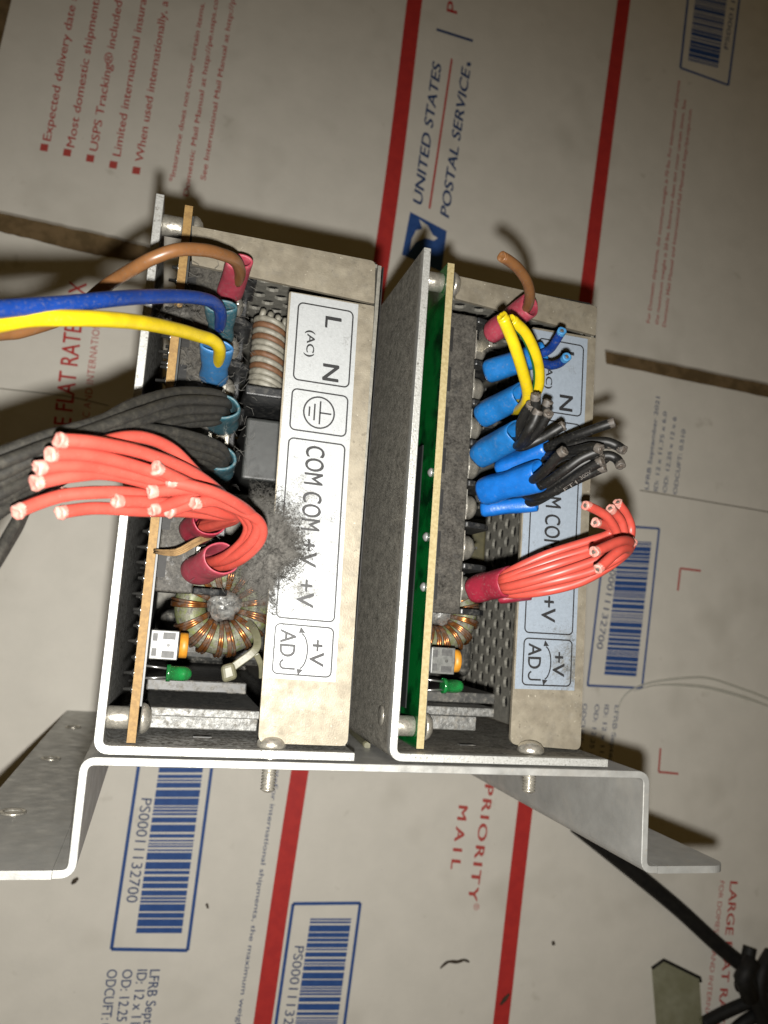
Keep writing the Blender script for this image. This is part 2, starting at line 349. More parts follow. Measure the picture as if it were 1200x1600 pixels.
def film_mat(nm, c, tr):
    m = bpy.data.materials.new(nm); m.use_nodes = True; N = m.node_tree.nodes; L = m.node_tree.links; b = N['Principled BSDF']
    b.inputs['Base Color'].default_value = (*c, 1); b.inputs['Roughness'].default_value = .25
    t = N.new('ShaderNodeBsdfTransparent'); t.inputs[0].default_value = (.97, .98, .96, 1); s = N.new('ShaderNodeMixShader')
    n = N.new('ShaderNodeTexNoise'); n.inputs['Scale'].default_value = 120; tc = N.new('ShaderNodeTexCoord'); L.new(tc.outputs['Object'], n.inputs['Vector'])
    r = N.new('ShaderNodeMapRange'); r.inputs['To Min'].default_value = tr - .06; r.inputs['To Max'].default_value = tr + .1; r.inputs['From Min'].default_value = .35; r.inputs['From Max'].default_value = .65; L.new(n.outputs['Fac'], r.inputs['Value'])
    L.new(r.outputs['Result'], s.inputs[0]); L.new(t.outputs[0], s.inputs[1]); L.new(b.outputs[0], s.inputs[2]); L.new(s.outputs[0], N['Material Output'].inputs['Surface'])
    return m
mt['dark_film'] = film_mat('dark_clear_sheet', (.02, .022, .022), .72)
mt['film'] = film_mat('clear_film', (.75, .72, .64), .12)
mt['film_rim'] = film_mat('clear_film_fold', (.72, .71, .66), .40)
mt['tab'] = film_mat('greenish_clear_plastic', (.26, .26, .16), .36)

# ------------------------------------------------------------------ the setting: what lies under the flattened box
g = MB().box(-700, 900, -700, 900, ZF - 8, ZF - 3.4).build('table_top', mt['kraft']); tag(g, kind='structure')

# ------------------------------------------------------------------ flattened shipping box with its print
def F(x, y, dz=0.0): p = at(x, y, ZF); return Vector((p.x, p.y, ZF + dz))
box = empty('flattened_box', (113, 83, ZF), 'flattened white shipping box printed with red stripes, barcodes and blue lettering under both power supplies', 'shipping box')
c0, c1_ = F(18, 0), F(0, 75)
d_ = (c1_ - c0).normalized(); e0 = c0 - d_ * 160; e1 = c1_ + d_ * 40
outline = [(-420, -420), (620, -420), (620, 700), (e0.x, e0.y), (e1.x, e1.y), (e1.x - 10, 300), (-420, 260)]
def jag(pts, n=14, amp=.22):
    o = []
    for i, p in enumerate(pts):
        a = Vector(p); b = Vector(pts[(i + 1) % len(pts)])
        for k in range(n): o.append(tuple(a.lerp(b, k / n) + Vector((random.uniform(-amp, amp), random.uniform(-amp, amp))) * (1 if k else .3)))
    return o
sl = [F(945, 545), F(1200, 598), F(1330, 628), F(1330, 652), F(1200, 621), F(947, 568)]
slL = [F(-140, 302), F(0, 329), F(161, 364), F(238, 384), F(236, 412), F(150, 399), F(0, 362), F(-140, 332)]
plate('panel', outline, [jag([(p.x, p.y) for p in sl]), jag([(p.x, p.y) for p in slL])], 3.0, lambda u, v, w_: (u, v, ZF - 1.5 + w_), mt['card'], box)
def crease(pts, r=.5):
    m = MB().tube(smooth_path([F(x, y, -.12) for x, y in pts], 4), r, 6); m.build('crease', mt['kraft_line'], box)
mt['kraft_line'] = M('creased_board', (.26, .23, .18), (.34, .31, .26), rough=.9, ns=400)
crease([(1000, 766), (1060, 776), (1130, 788), (1200, 800), (1290, 818)], .42); crease([(-60, 597), (0, 607), (98, 618), (170, 634)], .32)

def quad_print(name, pts, mat, dz=.05):
    m = MB(); m.add([F(x, y, dz) for x, y in pts], [list(range(len(pts)))]); return m.build(name, mat, box)
def line_print(name, a, b, wd, mat, dz=.06, mb=None):
    A, B = F(*a, dz), F(*b, dz); d = (B - A).normalized(); n = Vector((-d.y, d.x, 0)) * wd / 2
    m = mb or MB(); m.add([A - n, B - n, B + n, A + n], [(0, 1, 2, 3)])
    if mb is None: return m.build(name, mat, box)
def stripe(pts, wd):
    P = smooth_path([F(x, y, .05) for x, y in pts], 8); vs = []; m = MB()
    for i, p in enumerate(P):
        d = (P[min(i + 1, len(P) - 1)] - P[max(i - 1, 0)]).normalized(); n = Vector((-d.y, d.x, 0)) * wd / 2; vs += [p - n, p + n]
    m.add(vs, [(2 * i, 2 * i + 2, 2 * i + 3, 2 * i + 1) for i in range(len(P) - 1)]); m.build('stripe', mt['red_print'], box)
stripe([(660, -80), (648, 0), (597, 400), (467, 1215), (410, 1600), (392, 1720)], 8.5)
stripe([(987, -80), (975, 0), (920, 430), (822, 1250), (787, 1560), (768, 1720)], 8.4)
def ftext(txt, a, b, cap, mat, ref=None, prefix='', bold=.0, shear=0, space=1.0, name='lettering', dz=.07):
    A, B = F(*a), F(*b); d = (B - A); ln = d.length; d = d / ln; n = Vector((-d.y, d.x, 0))
    return put_text(name, txt, lambda u, v: A + d * u + n * v + Vector((0, 0, dz)), mat, box, bold, shear, space, ref, ln, cap, prefix)
PX = .31                                      # millimetres on the box to a photograph pixel
# red service notes, top left
ftext('Expected delivery date specified', (79, 221), (118, 10), 12.5 * PX, mt['pale_red_print'], 'Expected delivery date', bold=.012)
ftext('Most domestic shipments include', (116, 231), (155, 3), 12.5 * PX, mt['pale_red_print'], 'Most domestic shipment', bold=.012)
ftext('USPS Tracking\u00ae included to many', (152, 237), (191, 3), 12.5 * PX, mt['pale_red_print'], 'USPS Tracking\u00ae included', bold=.012)
ftext('Limited international insurance', (188, 245), (229, 0), 12.5 * PX, mt['pale_red_print'], 'Limited international insura', bold=.012)
ftext('When used internationally, a', (223, 254), (263, 3), 12.5 * PX, mt['pale_red_print'], 'When used internationally, a', bold=.012)
for x, y in ((69, 231), (105, 239), (141, 248), (177, 258), (213, 267)):
    quad_print('bullet', [(x - 5, y - 7), (x + 7, y - 5), (x + 5, y + 6), (x - 7, y + 4)], mt['pale_red_print'])
ftext('*Insurance does not cover certain items.', (272, 285), (320, 5), 8.5 * PX, mt['pale_red_print'], bold=.014)
ftext('Domestic Mail Manual at http://pe.usps.com.', (294, 307), (341, 0), 8.5 * PX, mt['pale_red_print'], 'Domestic Mail Manual at http://pe.usps.co', bold=.014)
ftext('See International Mail Manual at http://pe.usps.com', (321, 282), (367, 0), 8.5 * PX, mt['pale_red_print'], 'See International Mail Manual at http://p', bold=.014)
# postal service mark
ftext('UNITED STATES', (659, 320), (690, 100), 17.5 * PX, mt['navy_print'], bold=.022, shear=.18)
ftext('POSTAL SERVICE', (701, 341), (735, 108), 17.5 * PX, mt['navy_print'], bold=.022, shear=.18)
quad_print('full_stop', [(730, 97), (736, 98), (735, 104), (729, 103)], mt['navy_print'])
line_print('rule', (671, 326), (706, 92), 1.1, mt['red_print'])
line_print('divider', (682, 46), (739, 64), 1.6, mt['navy_print'])
ftext('PRIORITY', (714, 22), (731, -170), 21 * PX, mt['red_print'], bold=.01, space=1.25)
quad_print('emblem', [(641, 331), (698, 361), (690, 425), (628, 398)], mt['blue_print'])
eg = [(655, 343), (668, 352), (676, 367), (684, 372), (678, 376), (664, 372), (650, 378), (640, 392), (643, 374), (650, 360), (660, 358)]
quad_print('emblem_eagle', eg, mt['card'], .09)
# small red notice, right
for (a, b, t) in (((1015, 505), (1063, 127), 'For Domestic shipments, the maximum weight is 70 lbs. For international shipments'), ((1028, 508), (1072, 157), 'the maximum weight is 20 lbs. Insurance does not cover certain items. See'), ((1040, 511), (1081, 172), 'Domestic Mail Manual and International Mail Manual at http://pe.usps.com')):
    ftext(t, a, b, 7.5 * PX, mt['pale_red_print'], bold=.014)
# barcode panels
def barcode(TL, TR, BL, BR, b0, b1, number, ncap, frame_w=1.5, seed=1, down=True, num_ab=None, nref=None):
    m = MB()
    for a, b in ((TL, TR), (TR, BR), (BR, BL), (BL, TL)): line_print('', a, b, frame_w, None, .06, m)
    fr = m.build('barcode_frame', mt['blue_print'], box)
    rnd = random.Random(seed); m = MB(); (l0, r0), (l1, r1) = b0, b1; t = 0.0
    def lr(t): return ((l0[0] + (l1[0] - l0[0]) * t, l0[1] + (l1[1] - l0[1]) * t), (r0[0] + (r1[0] - r0[0]) * t, r0[1] + (r1[1] - r0[1]) * t))
    while t < 1:
        wd = rnd.choice((.007, .009, .012, .018, .026, .036)); u = min(1, t + wd)
        a, b = lr(t); c, d = lr(u); m.add([F(*a, .06), F(*b, .06), F(*d, .06), F(*c, .06)], [(0, 1, 2, 3)]); t = u + rnd.choice((.005, .006, .007, .010))
    m.build('barcode_bars', mt['blue_print'], fr)
    if number: o = ftext(number, num_ab[0], num_ab[1], ncap, mt['navy_print'], nref, name='barcode_number')
barcode((228, 1120), (341, 1122), (174, 1483), (293, 1485), ((257, 1140), (325, 1140)), ((212, 1458), (284, 1458)), 'PS00011132700', 16 * PX, num_ab=((221, 1247), (197, 1410)), seed=3)
barcode((458, 1412), (563, 1411), (408, 1760), (517, 1760), ((485, 1435), (549, 1435)), ((444, 1720), (511, 1720)), 'PS00011132700', 15 * PX, num_ab=((461, 1478), (437, 1640)), seed=3)
barcode((948, 820), (1030, 826), (918, 1071), (1003, 1075), ((968, 845), (1018, 847)), ((944, 1054), (994, 1057)), 'PS00011132700', 12 * PX, 1.2, num_ab=((957, 868), (932, 1013)), seed=3)
barcode((1090, -140), (1172, -130), (1063, 106), (1138, 133), ((1100, -120), (1150, -110)), ((1075, 94), (1122, 106)), 'PS00011132700', 9.5 * PX, 1.4, num_ab=((1137, 78), (1160, -70)), seed=5)
def spec(lines, cap, bold=.01):
    for t, a, b, ref in lines: ftext(t, a, b, cap, mt['navy_print'], ref, bold=bold)
spec((('LFRB September 2021', (235, 1515), (224, 1600), 'LFRB Sept'), ('ID: 12 x 11.75 x 6.0', (215, 1515), (204, 1600), 'ID: 12 x 11'), ('OD: 12.25 x 12 x 6', (192, 1515), (182, 1596), 'OD: 12.25'), ('ODCUFT: 0.510', (168, 1515), (158, 1593), 'ODCUFT:')), 14.5 * PX)
spec((('LFRB September 2021', (1013, 765), (1031, 621), None), ('ID: 12 x 11.75 x 6.0', (1027, 768), (1042, 644), None), ('OD: 12.25 x 12 x 6', (1041, 770), (1057, 652), None), ('ODCUFT: 0.510', (1057, 773), (1071, 672), None)), 8.2 * PX, .006)
spec((('LFRB September 2021', (961, 1102), (942, 1262), None), ('ID: 12 x 11.75 x 6.0', (945, 1101), (930, 1240), None), ('OD: 12.25 x 12 x 6', (930, 1100), (914, 1230), None), ('ODCUFT: 0.510', (911, 1099), (900, 1200), None)), 8.5 * PX, .006)
ftext('For international shipments, the maximum weight is 20 lbs.', (427, 1225), (367, 1612), 7.5 * PX, mt['navy_print'], 'rnational shipments, the maximum weight is 20 lb', 'For Domestic shipments, the maximum weight is 70 lbs. For inte'[-10:], bold=.006)
# flat rate and priority lettering
ftext('AT RATE BOX', (116, 618), (128, 509), 26 * PX, mt['red_print'], 'AT RATE', 'LARGE FL', bold=.014)
ftext('D INTERNATIONAL USE', (144, 616), (157, 505), 11 * PX, mt['pale_red_print'], 'D INTERNATION', 'FOR DOMESTIC AN', space=1.1)
ftext('LARGE FLAT RATE BOX', (1141, 1377), (1122, 1580), 16.5 * PX, mt['pale_red_print'], 'LARGE FLAT RA', bold=.02)
ftext('FOR DOMESTIC AND INTERNATIONAL USE', (1125, 1376), (1102, 1577), 9.5 * PX, mt['pale_red_print'], 'FOR DOMESTIC AND INTERN', bold=.0)
ftext('PRIORITY', (758, 1226), (731, 1407), 16.5 * PX, mt['pale_red_print'], space=1.25, bold=.03)
ftext('\u00ae', (741, 1411), (739, 1421), 10 * PX, mt['pale_red_print'])
ftext('MAIL', (717, 1259), (704, 1357), 16.5 * PX, mt['pale_red_print'], space=1.55, bold=.03)
for pts in (((1095, 892), (1063, 888), (1059, 923)), ((1032, 1169), (1029, 1206), (1060, 1209))):
    m = MB()
    for a, b in zip(pts, pts[1:]): line_print('', a, b, 1.1, None, .06, m)
    m.build('corner_mark', mt['pale_red_print'], box)

# ------------------------------------------------------------------ mounting bracket (hat section) standing on the box
br = empty('mounting_bracket', (60, -22, ZF), 'bent steel hat-section bracket with two wide flanges carrying both power supplies', 'bracket')
XL, XR, YB, YT, TH = -1.2, 120.5, -22.0, -1.25, 1.6
o = profile_sheet([(XL - 3.5, YB), (XL, YB), (XL, YT), (XR, YT), (XR, YB), (XR + 3.5, YB)], TH, 2.2, .3, ZF + .1, 12).build('hat_section', mt['bracket'], br); bevel(o, .18)
def flange(x0, x1, holes, r, ra):
    ol = rrect(x0, x1, ZF + .1, .3, .01, 1)
    if r: ol = [(x0, ZF + .1), (x1, ZF + .1)] + [(x1 - r + r * math.cos(a_), .3 - r + r * math.sin(a_)) for a_ in [math.radians(9 * k) for k in range(11)]] + [(x0, .3)]
    if ra: ol = [(x1, ZF + .1), (x1, .3)] + [(x0 + ra - ra * math.sin(a_), .3 - ra + ra * math.cos(a_)) for a_ in [math.radians(9 * k) for k in range(11)]] + [(x0, ZF + .1)]
    f_ = plate('mounting_flange', ol, [circ(x, z, rr, 20) for x, z, rr in holes], TH, lambda u, v, w_: (u, YB + w_, v), mt['bracket'], br)
    return f_
fL = flange(-25.8, XL - 3.5, [(-18.4, -43, 2.1), (-18.5, -111, 2.1), (-18.2, -178, 2.1)], 0, 3)
fR = flange(XR + 3.5, 142.9, [(138, -60, 2.1), (138, -178, 2.1)], 4.5, 0)
for z in (-43, -111, -178):
    m = MB(); m.lathe((-18.4, YB + .75, z), (0, 1, 0), [(0, 2.0), (0, 3.0), (.35, 2.9), (.5, 2.6), (.4, 2.15), (-1.4, 2.1), (-1.4, 2.0)], 24); m.build('threaded_insert', mt['screw'], fL)

# ------------------------------------------------------------------ power supplies
def make_psu(X, dz, label, lipz, lip, top, pcbz, pcb_edge, heavy, second, ysh=0.0):
    """lip, top: pixel outlines of the cover's two front lips"""
    O = Vector((X, 0, dz))
    ps = empty('power_supply', O, label, 'power supply', 'power supplies on the bracket')
    L_ = lambda p: O + Vector(p)
    mb = profile_sheet([(.9 + X, 114.6), (.9 + X, .85), (51.8 + X, .85)], 1.7, 2.2, dz, dz - 214, 20)
    o = mb.build('chassis', mt['alu_heavy'] if heavy else mt['alu'], ps); bevel(o, .15)
    if not second:
        pass
    # cover: lips facing the camera, perforated walls behind them
    def lip_plate(px, r, name='lip'):
        P = [at(x, y, lipz) for x, y in px]
        pts = [(p.x, p.y) for p in P]; out = []
        n = len(pts)
        for i in range(n):
            p = Vector(pts[i]); a_ = Vector(pts[i - 1]); b_ = Vector(pts[(i + 1) % n]); rr = r[i]
            if rr <= 0: out.append(tuple(p)); continue
            da = (a_ - p).normalized() * rr; db = (b_ - p).normalized() * rr
            for k in range(6):
                u = k / 5; out.append(tuple((p + da) * (1 - u) ** 2 + p * 2 * u * (1 - u) + (p + db) * u * u))
        return out, P
    ol, LP = lip_plate(lip, (0.6, .3, 1.6, 1.8))
    x1 = max(p.x for p in LP) - .1; 
    ol2, TP = lip_plate(top, (.2, 1.2, .3, .2))
    yt = max(p.y for p in TP)
    cov = plate('cover', ol, [], 1.0, lambda u, v, w_: (u, v, lipz - .5 + w_), mt['nickel'], ps); bevel(cov, .3, 3)
    o = plate('top_lip', ol2, [], 1.0, lambda u, v, w_: (u, v, lipz - .6 + w_), mt['nickel'], cov); bevel(o, .3, 3)
    holes = []; row = 0; z = lipz - 5.0
    y_hi = yt - .8
    while z > -92:
        y = 8.5 + (2.75 if row % 2 else 0)
        while y < y_hi - 4: holes.append(circ(y, z, 1.85, 10)); y += 5.5
        z -= 4.75; row += 1
    xs = x1 - .1
    o = plate('perforated_side', [(2.6, lipz - 1.1), (y_hi, lipz - 1.1), (y_hi, -212), (2.6, -212)], holes, .8, lambda u, v, w_: (xs - .45 + w_, u, v), mt['perf'], cov)
    holes = []; row = 0; z = lipz - 5.0
    while z > -70:
        x = X + 12 + (2.75 if row % 2 else 0)
        while x < xs - 4: holes.append(circ(x, z, 1.85, 10)); x += 5.5
        z -= 4.75; row += 1
    o = plate('perforated_end', [(X + 8.4, lipz - 1.2), (xs - 1.0, lipz - 1.2), (xs - 1.0, -212), (X + 8.4, -212)], holes, .8, lambda u, v, w_: (u, y_hi - .2 + w_, v), mt['perf'], cov)
    MB().box(xs + .35, xs + .6, 2.8, y_hi, -212, lipz - 1.4).build('added_dark_backing', mt['black_clean'], cov)  # dark sheets added behind both perforated walls so the holes read black
    MB().box(X + 8.6, xs - 1.2, y_hi + .6, y_hi + .75, -212, lipz - 1.6).build('added_dark_backing', mt['black_clean'], cov)
    m = MB().box(X + 2, xs - 1.2, 2.2, y_hi - 1.0, -213.5, -212.6); m.build('rear_wall', mt['perf'], ps)
    # label on the lip
    # circuit board
    pz = pcbz
    px_ = 1.5 if second else 0.0; O = O + Vector((px_, 0, 0))
    pcb = MB().box(6.05, 7.75, 2.0, 114.3, pz - 190, pz, O).build('circuit_board', pcb_edge, ps)
    pcb.data.materials.append(mt['pcb_green'] if second else mt['pcb_shaded'])
    for pl in pcb.data.polygons:
        if abs(pl.normal.x) > .9: pl.material_index = 1
    m = MB().box(7.8, 8.2, 9, 112.5, pz - 185, pz - .9, O).build('insulating_sheet', mt['grey_part'], pcb)
    # solder side pins
    rnd = random.Random(5)
    for k in range(0 if second else 60):
        y = rnd.uniform(8, 108); z = pz - rnd.uniform(2, 40); 
        if k < 30 and not second: y = 12 + k * 3.2; z = pz - 2.2 - rnd.random() * 2
        m = MB().lathe(L_((6.03, y, z)), (-1, 0, 0), [(0, .9 + .3 * rnd.random()), (.25, .8), (.5, .42), (.9 + rnd.random() * 1.3, .26 + .1 * rnd.random())], 8); m.build('solder_joint', mt['solder_dark'], pcb)
    if second:
        for y0, z0, y1, z1, wd in ((62, -3, 54, -30, .25), (100, -14, 70, -14, 2.2), (108, -6, 100, -14, 2.0), (70, -14, 66, -8, 2.0), (20, -4, 12, -20, 1.6), (34, -10, 24, -26, .8)):
            pass
    if second:
        MB().box(3.2, 3.5, 10.5, 70, pz - 150, pz - 1.2, O).build('insulating_film', mt['dark_film'], ps)
        for y, z in ((64, -2), (49, -2.5), (37.5, -2)): MB().lathe(L_((6.0, y, pz + z)), (-1, 0, 0), [(0, 1.1), (.3, 1.05), (.6, .75), (.85, .3)], 12).build('solder_joint', mt['solder'], pcb)
    # standoffs with their screws
    for y in (110.4, 6.4):
        so = MB().lathe(L_((1.75 - px_, y, pz - 3.2)), (1, 0, 0), [(0, 2.1), (.2, 2.25), (4.0 + px_, 2.25), (4.28 + px_, 2.1)], 28).build('standoff', mt['screw'], ps)
        MB().lathe(L_((8.25, y, pz - 3.2)), (1, 0, 0), [(0, 3.0), (.5, 3.05), (1.2, 2.7), (1.9, 1.8), (2.15, .6)], 28).build('standoff_screw', mt['screw'], so)
    if second:
        MB().lathe(L_((-.05 - px_, 8.5, -8)), (-1, 0, 0), [(0, 2.2), (.3, 2.1), (.5, 1.2)], 20).build('rivet', mt['screw'], ps)
    # terminal block: seven bays
    tb0 = pz - 4.2; y0 = 32.0; pitch = 9.9; yA = y0 + 1.4
    m = MB(); m.box(8.3, 15.9, y0, y0 + 7 * pitch + 2.8, tb0 - 20, tb0, O)
    tb = m.build('terminal_block', mt['block'], ps); bevel(tb, .35)
    m = MB()
    m.box(15.95, 22.5, y0, y0 + 7 * pitch + 2.8, tb0 - 20.02, tb0 - 15.5, O); b_ = m.build('back_wall', mt['black'], tb); bevel(b_, .3)
    for k in range(8):
        y = yA + k * pitch - (1.4 if k == 0 else (0 if k == 7 else .7)); tk = 1.4
        pr = [(15.95, tb0 - .3), (16.5, tb0 - .1), (21.5, tb0 - 1.8), (23.3, tb0 - 4.0), (23.6, tb0 - 15.4), (15.95, tb0 - 15.4)]
        m = MB(); n = len(pr); vs = [L_((x, y, z - dz)) for x, z in pr] + [L_((x, y + tk, z - dz)) for x, z in pr]
        for i_ in range(len(vs)): vs[i_] = Vector((vs[i_].x, vs[i_].y, pr[i_ % n][1] + dz))
        m.add(vs, [list(range(n))[::-1], [n + i for i in range(n)]] + [(i, (i + 1) % n, n + (i + 1) % n, n + i) for i in range(n)])
        o = m.build('barrier', mt['black'], tb); bevel(o, .3)
    for k in range(8):
        yn = yA + (k + .5) * pitch - 3.4
        if k < 7: MB().box(8.32, 10.0, yn, yn + 6.0, tb0 - 6, tb0 + .12, O).build('dark_notch', mt['black_clean'], tb)  # notch drawn as a black block; the recess shade is in its colour
    for k in range(7):
        yc = yA + (k + .5) * pitch
        m = MB().box(16.0, 16.7, yc - 3.6, yc + 3.6, tb0 - 14.5, tb0 - 1.8, O); o = m.build('contact_plate', mt['screw'], tb)
        zc = tb0 - 7.0
        h = MB().lathe(L_((16.75, yc, zc)), (1, 0, 0), [(0, 3.2), (.6, 3.5), (1.0, 3.5), (1.4, 3.0), (2.6, 2.9), (3.4, 2.4), (4.0, 1.4), (4.25, .3)], 26).build('terminal_screw', mt['screw'], tb)
        MB().box(20.75, 21.12, yc - .3, yc + .3, zc - 2.2, zc + 2.2, O).build('screw_slot', mt['dark_part'], h)
    # output choke: painted ring with copper turns
    tc = L_((23.3, 29.8, pz - 17)) if not second else L_((14.0, 32.2, pz - 17)); RR, rr = 7.2, 3.5
    m = MB(); n, k2 = 48, 16; vs = []
    for i in range(n):
        a_ = 2 * math.pi * i / n
        for j in range(k2):
            b2 = 2 * math.pi * j / k2; sq = 1.0
            vs.append(tc + Vector(((RR + rr * math.cos(b2)) * math.cos(a_), (RR + rr * math.cos(b2)) * math.sin(a_), 1.35 * rr * math.sin(b2))))
    m.add(vs, [(i * k2 + j, i * k2 + (j + 1) % k2, ((i + 1) % n) * k2 + (j + 1) % k2, ((i + 1) % n) * k2 + j) for i in range(n) for j in range(k2)], True)
    tor = m.build('toroid_choke', mt['core'], ps)
    angs = []
    for c_ in (-150, -128, -112, -92, -76, -54, -36, -14, 10, 34, 58, 82, 106, 130, 154, 178): angs += [c_ - 3.6, c_, c_ + 3.7] if c_ not in (-92, -54) else [c_ - 2, c_ + 2]
    for a0 in angs:
        a_ = math.radians(a0 + rnd.uniform(-.8, .8)); P = []
        for j in range(15):
            b2 = 2 * math.pi * j / 14; tw = math.radians(1.6) * math.sin(b2)
            r_ = RR + (rr + .45) * math.cos(b2); P.append(tc + Vector((r_ * math.cos(a_ + tw), r_ * math.sin(a_ + tw), (1.35 * rr + .45) * math.sin(b2))))
        MB().tube(P, .36, 6, False).build('copper_turn', mt['copper'], tor)
    m = MB(); n, k2 = 20, 12; vs = []; gc = tc + Vector((0, .3, 2.6))
    for i in range(k2 + 1):
        th = math.pi * i / k2
        for j in range(n):
            ph = 2 * math.pi * j / n; d = Vector((math.sin(th) * math.cos(ph), math.sin(th) * math.sin(ph), math.cos(th)))
            vs.append(gc + Vector((d.x * 3.7, d.y * 3.5, d.z * 2.4)) * (1 + .28 * noise.noise(d * 2.3 + Vector((X, 0, 0)))))
    m.add(vs, [(i * n + j, i * n + (j + 1) % n, (i + 1) * n + (j + 1) % n, (i + 1) * n + j) for i in range(k2) for j in range(n)], True); m.build('glue_blob', mt['glue'], tor)
    # trimmer, indicator
    t0 = L_((8.4, 18.4, 0)); zt = pz - .6
    tr = MB().box(0, 5.6, .3, 5.5, zt - 6.0, zt - .9, Vector((t0.x, t0.y, dz))).build('trimmer', mt['grey_plastic'], ps); bevel(tr, .2)
    T0 = Vector((t0.x, t0.y, dz))
    o = MB().box(.1, 5.7, -.05, 5.85, zt - .88, zt - .2, T0).build('face_plate', mt['white_plastic'], tr); bevel(o, .2)
    for a4 in ((2.5, 5.0, .35, 1.75), (2.5, 5.0, 4.05, 5.45), (.5, 1.5, .6, 2.2), (.5, 1.5, 3.6, 5.2)): MB().box(a4[0], a4[1], a4[2], a4[3], zt - .6, zt - .17, T0).build('face_window', mt['grey_plastic'], tr)
    MB().lathe(Vector((t0.x + 3.7, t0.y + 2.9, dz + zt - .2)), (0, 0, 1), [(0, .36), (.05, .36)], 14).build('adjuster_hole', mt['dark_part'], tr)
    MB().lathe(Vector((t0.x + 5.95, t0.y + 2.9, dz + zt - 3.2)), (1, 0, 0), [(0, 2.6), (1.5, 2.6), (1.7, 2.3)], 24).build('adjuster_wheel', mt['orange'], tr)
    ly = 15.6; lz = pz - 3.2
    ld = MB().lathe(L_((12.3, ly, lz)), (1, 0, 0), [(0, 1.75), (.8, 1.75), (.85, 1.5), (3.4, 1.5), (4.3, 1.3), (4.85, .85), (5.1, .2)], 24).build('indicator_led', mt['led'], ps)
    for s_ in (-1, 1): MB().tube([L_((7.8, ly + s_ * 1.27, lz)), L_((12.25, ly + s_ * .9, lz))], .25, 8).build('led_lead', mt['wirelead'], ld)
    # heat sink bars beside the bottom wall
    for (xa, xb, ya, yb, za) in ((9.0, 33.5, 6.2, 8.0, pz - 9), (9.5, 33.0, 3.1, 6.0, pz - 13)) if not second else ((8.5, 28.5, 8.6, 10.6, pz - 7), (9.5, 24.5, 5.2, 8.4, pz - 8)):
        o = MB().box(xa, xb, ya, yb, za - 60, za, O - Vector((px_, 0, 0))).build('heat_sink', mt['alubar'], ps); bevel(o, .25)
    o = MB().box(8.6, 30, 10.9, 13.4, pz - 70, pz - 14, O).build('power_transistor', mt['dark_part'], ps); bevel(o, .3)
    MB().box(19.3, 23.2, 1.76, 1.95, -15, -13.2, O).build('chassis_slot', mt['dark_part'], ps)
    # line filter choke, capacitors and transformer deeper inside
    if not second:
        A_ = L_((29.4, 101.8, -32)); B_ = L_((29.6, 83.5, -32))
        ch = MB().lathe(A_ + Vector((0, -2, 0)), B_ - A_, [(0, 3.6), (16, 3.6)], 20).build('filter_choke', mt['dark_part'], ps)
        cols = 'wbwbwwbwbwww'
        for i, c_ in enumerate(cols):
            t_ = i / (len(cols) - 1); c0_ = A_.lerp(B_, .06 + .90 * t_); P = []
            tilt = Vector((.30, 0, 0))
            for j in range(21):
                th = 2 * math.pi * j / 20; P.append(c0_ + Vector((3.7 * math.cos(th), -1.0 * math.cos(th) + 0.4, 4.1 * math.sin(th))))
            MB().tube(P, .86, 8, False).build('winding', mt['choke_white'] if c_ == 'w' else mt['choke_brown'], ch)
        for k in range(4):
            c0_ = L_((26.8 + k * 1.9, 102.4 - .5 * k, -29.5)); MB().tube(smooth_path([c0_, c0_ + Vector((.2, 1.0, .6)), c0_ + Vector((.3, 2.0, -1.5))], 3), .8, 8).build('winding', mt['choke_white'], ch)
    o = MB().box(24.0, 38, 80.2, 82.6, -58, -22, O).build('bobbin_flange', mt['black'], ps); bevel(o, .4)
    o = MB().box(26.0, 39, 62, 78, -66, -36, O).build('film_capacitor', mt['grey_part'], ps); bevel(o, .8, 3)
    o = MB().box(11, 37, 38, 60, -95, -48, O).build('transformer', mt['yellow_tape'], ps); bevel(o, .8, 3)
    o = MB().box(10, 40, 14, 28, -110, -60, O).build('capacitor_bank', mt['dark_part'], ps); bevel(o, 3, 4)
    return ps, cov, O
PS1, COV1, O1 = make_psu(0, 0, 'left power supply, its silver terminal label mottled with grey dust and red wires curling left', -2.0,
    [(452, 455), (585, 478), (543, 1166), (403, 1161)], [(300, 352), (587, 408), (585, 474), (300, 412)], -2.2, mt['pcb_edge'], False, False)
PS2, COV2, O2 = make_psu(59.49, -1.0, 'right power supply with a green circuit board edge and bright blue crimped terminals', -10.0,
    [(831, 511), (931, 528), (907, 1172), (797, 1163)], [(712, 430), (934, 479), (931, 524), (712, 466)], -5.0, mt['pcb_pale'], True, True)

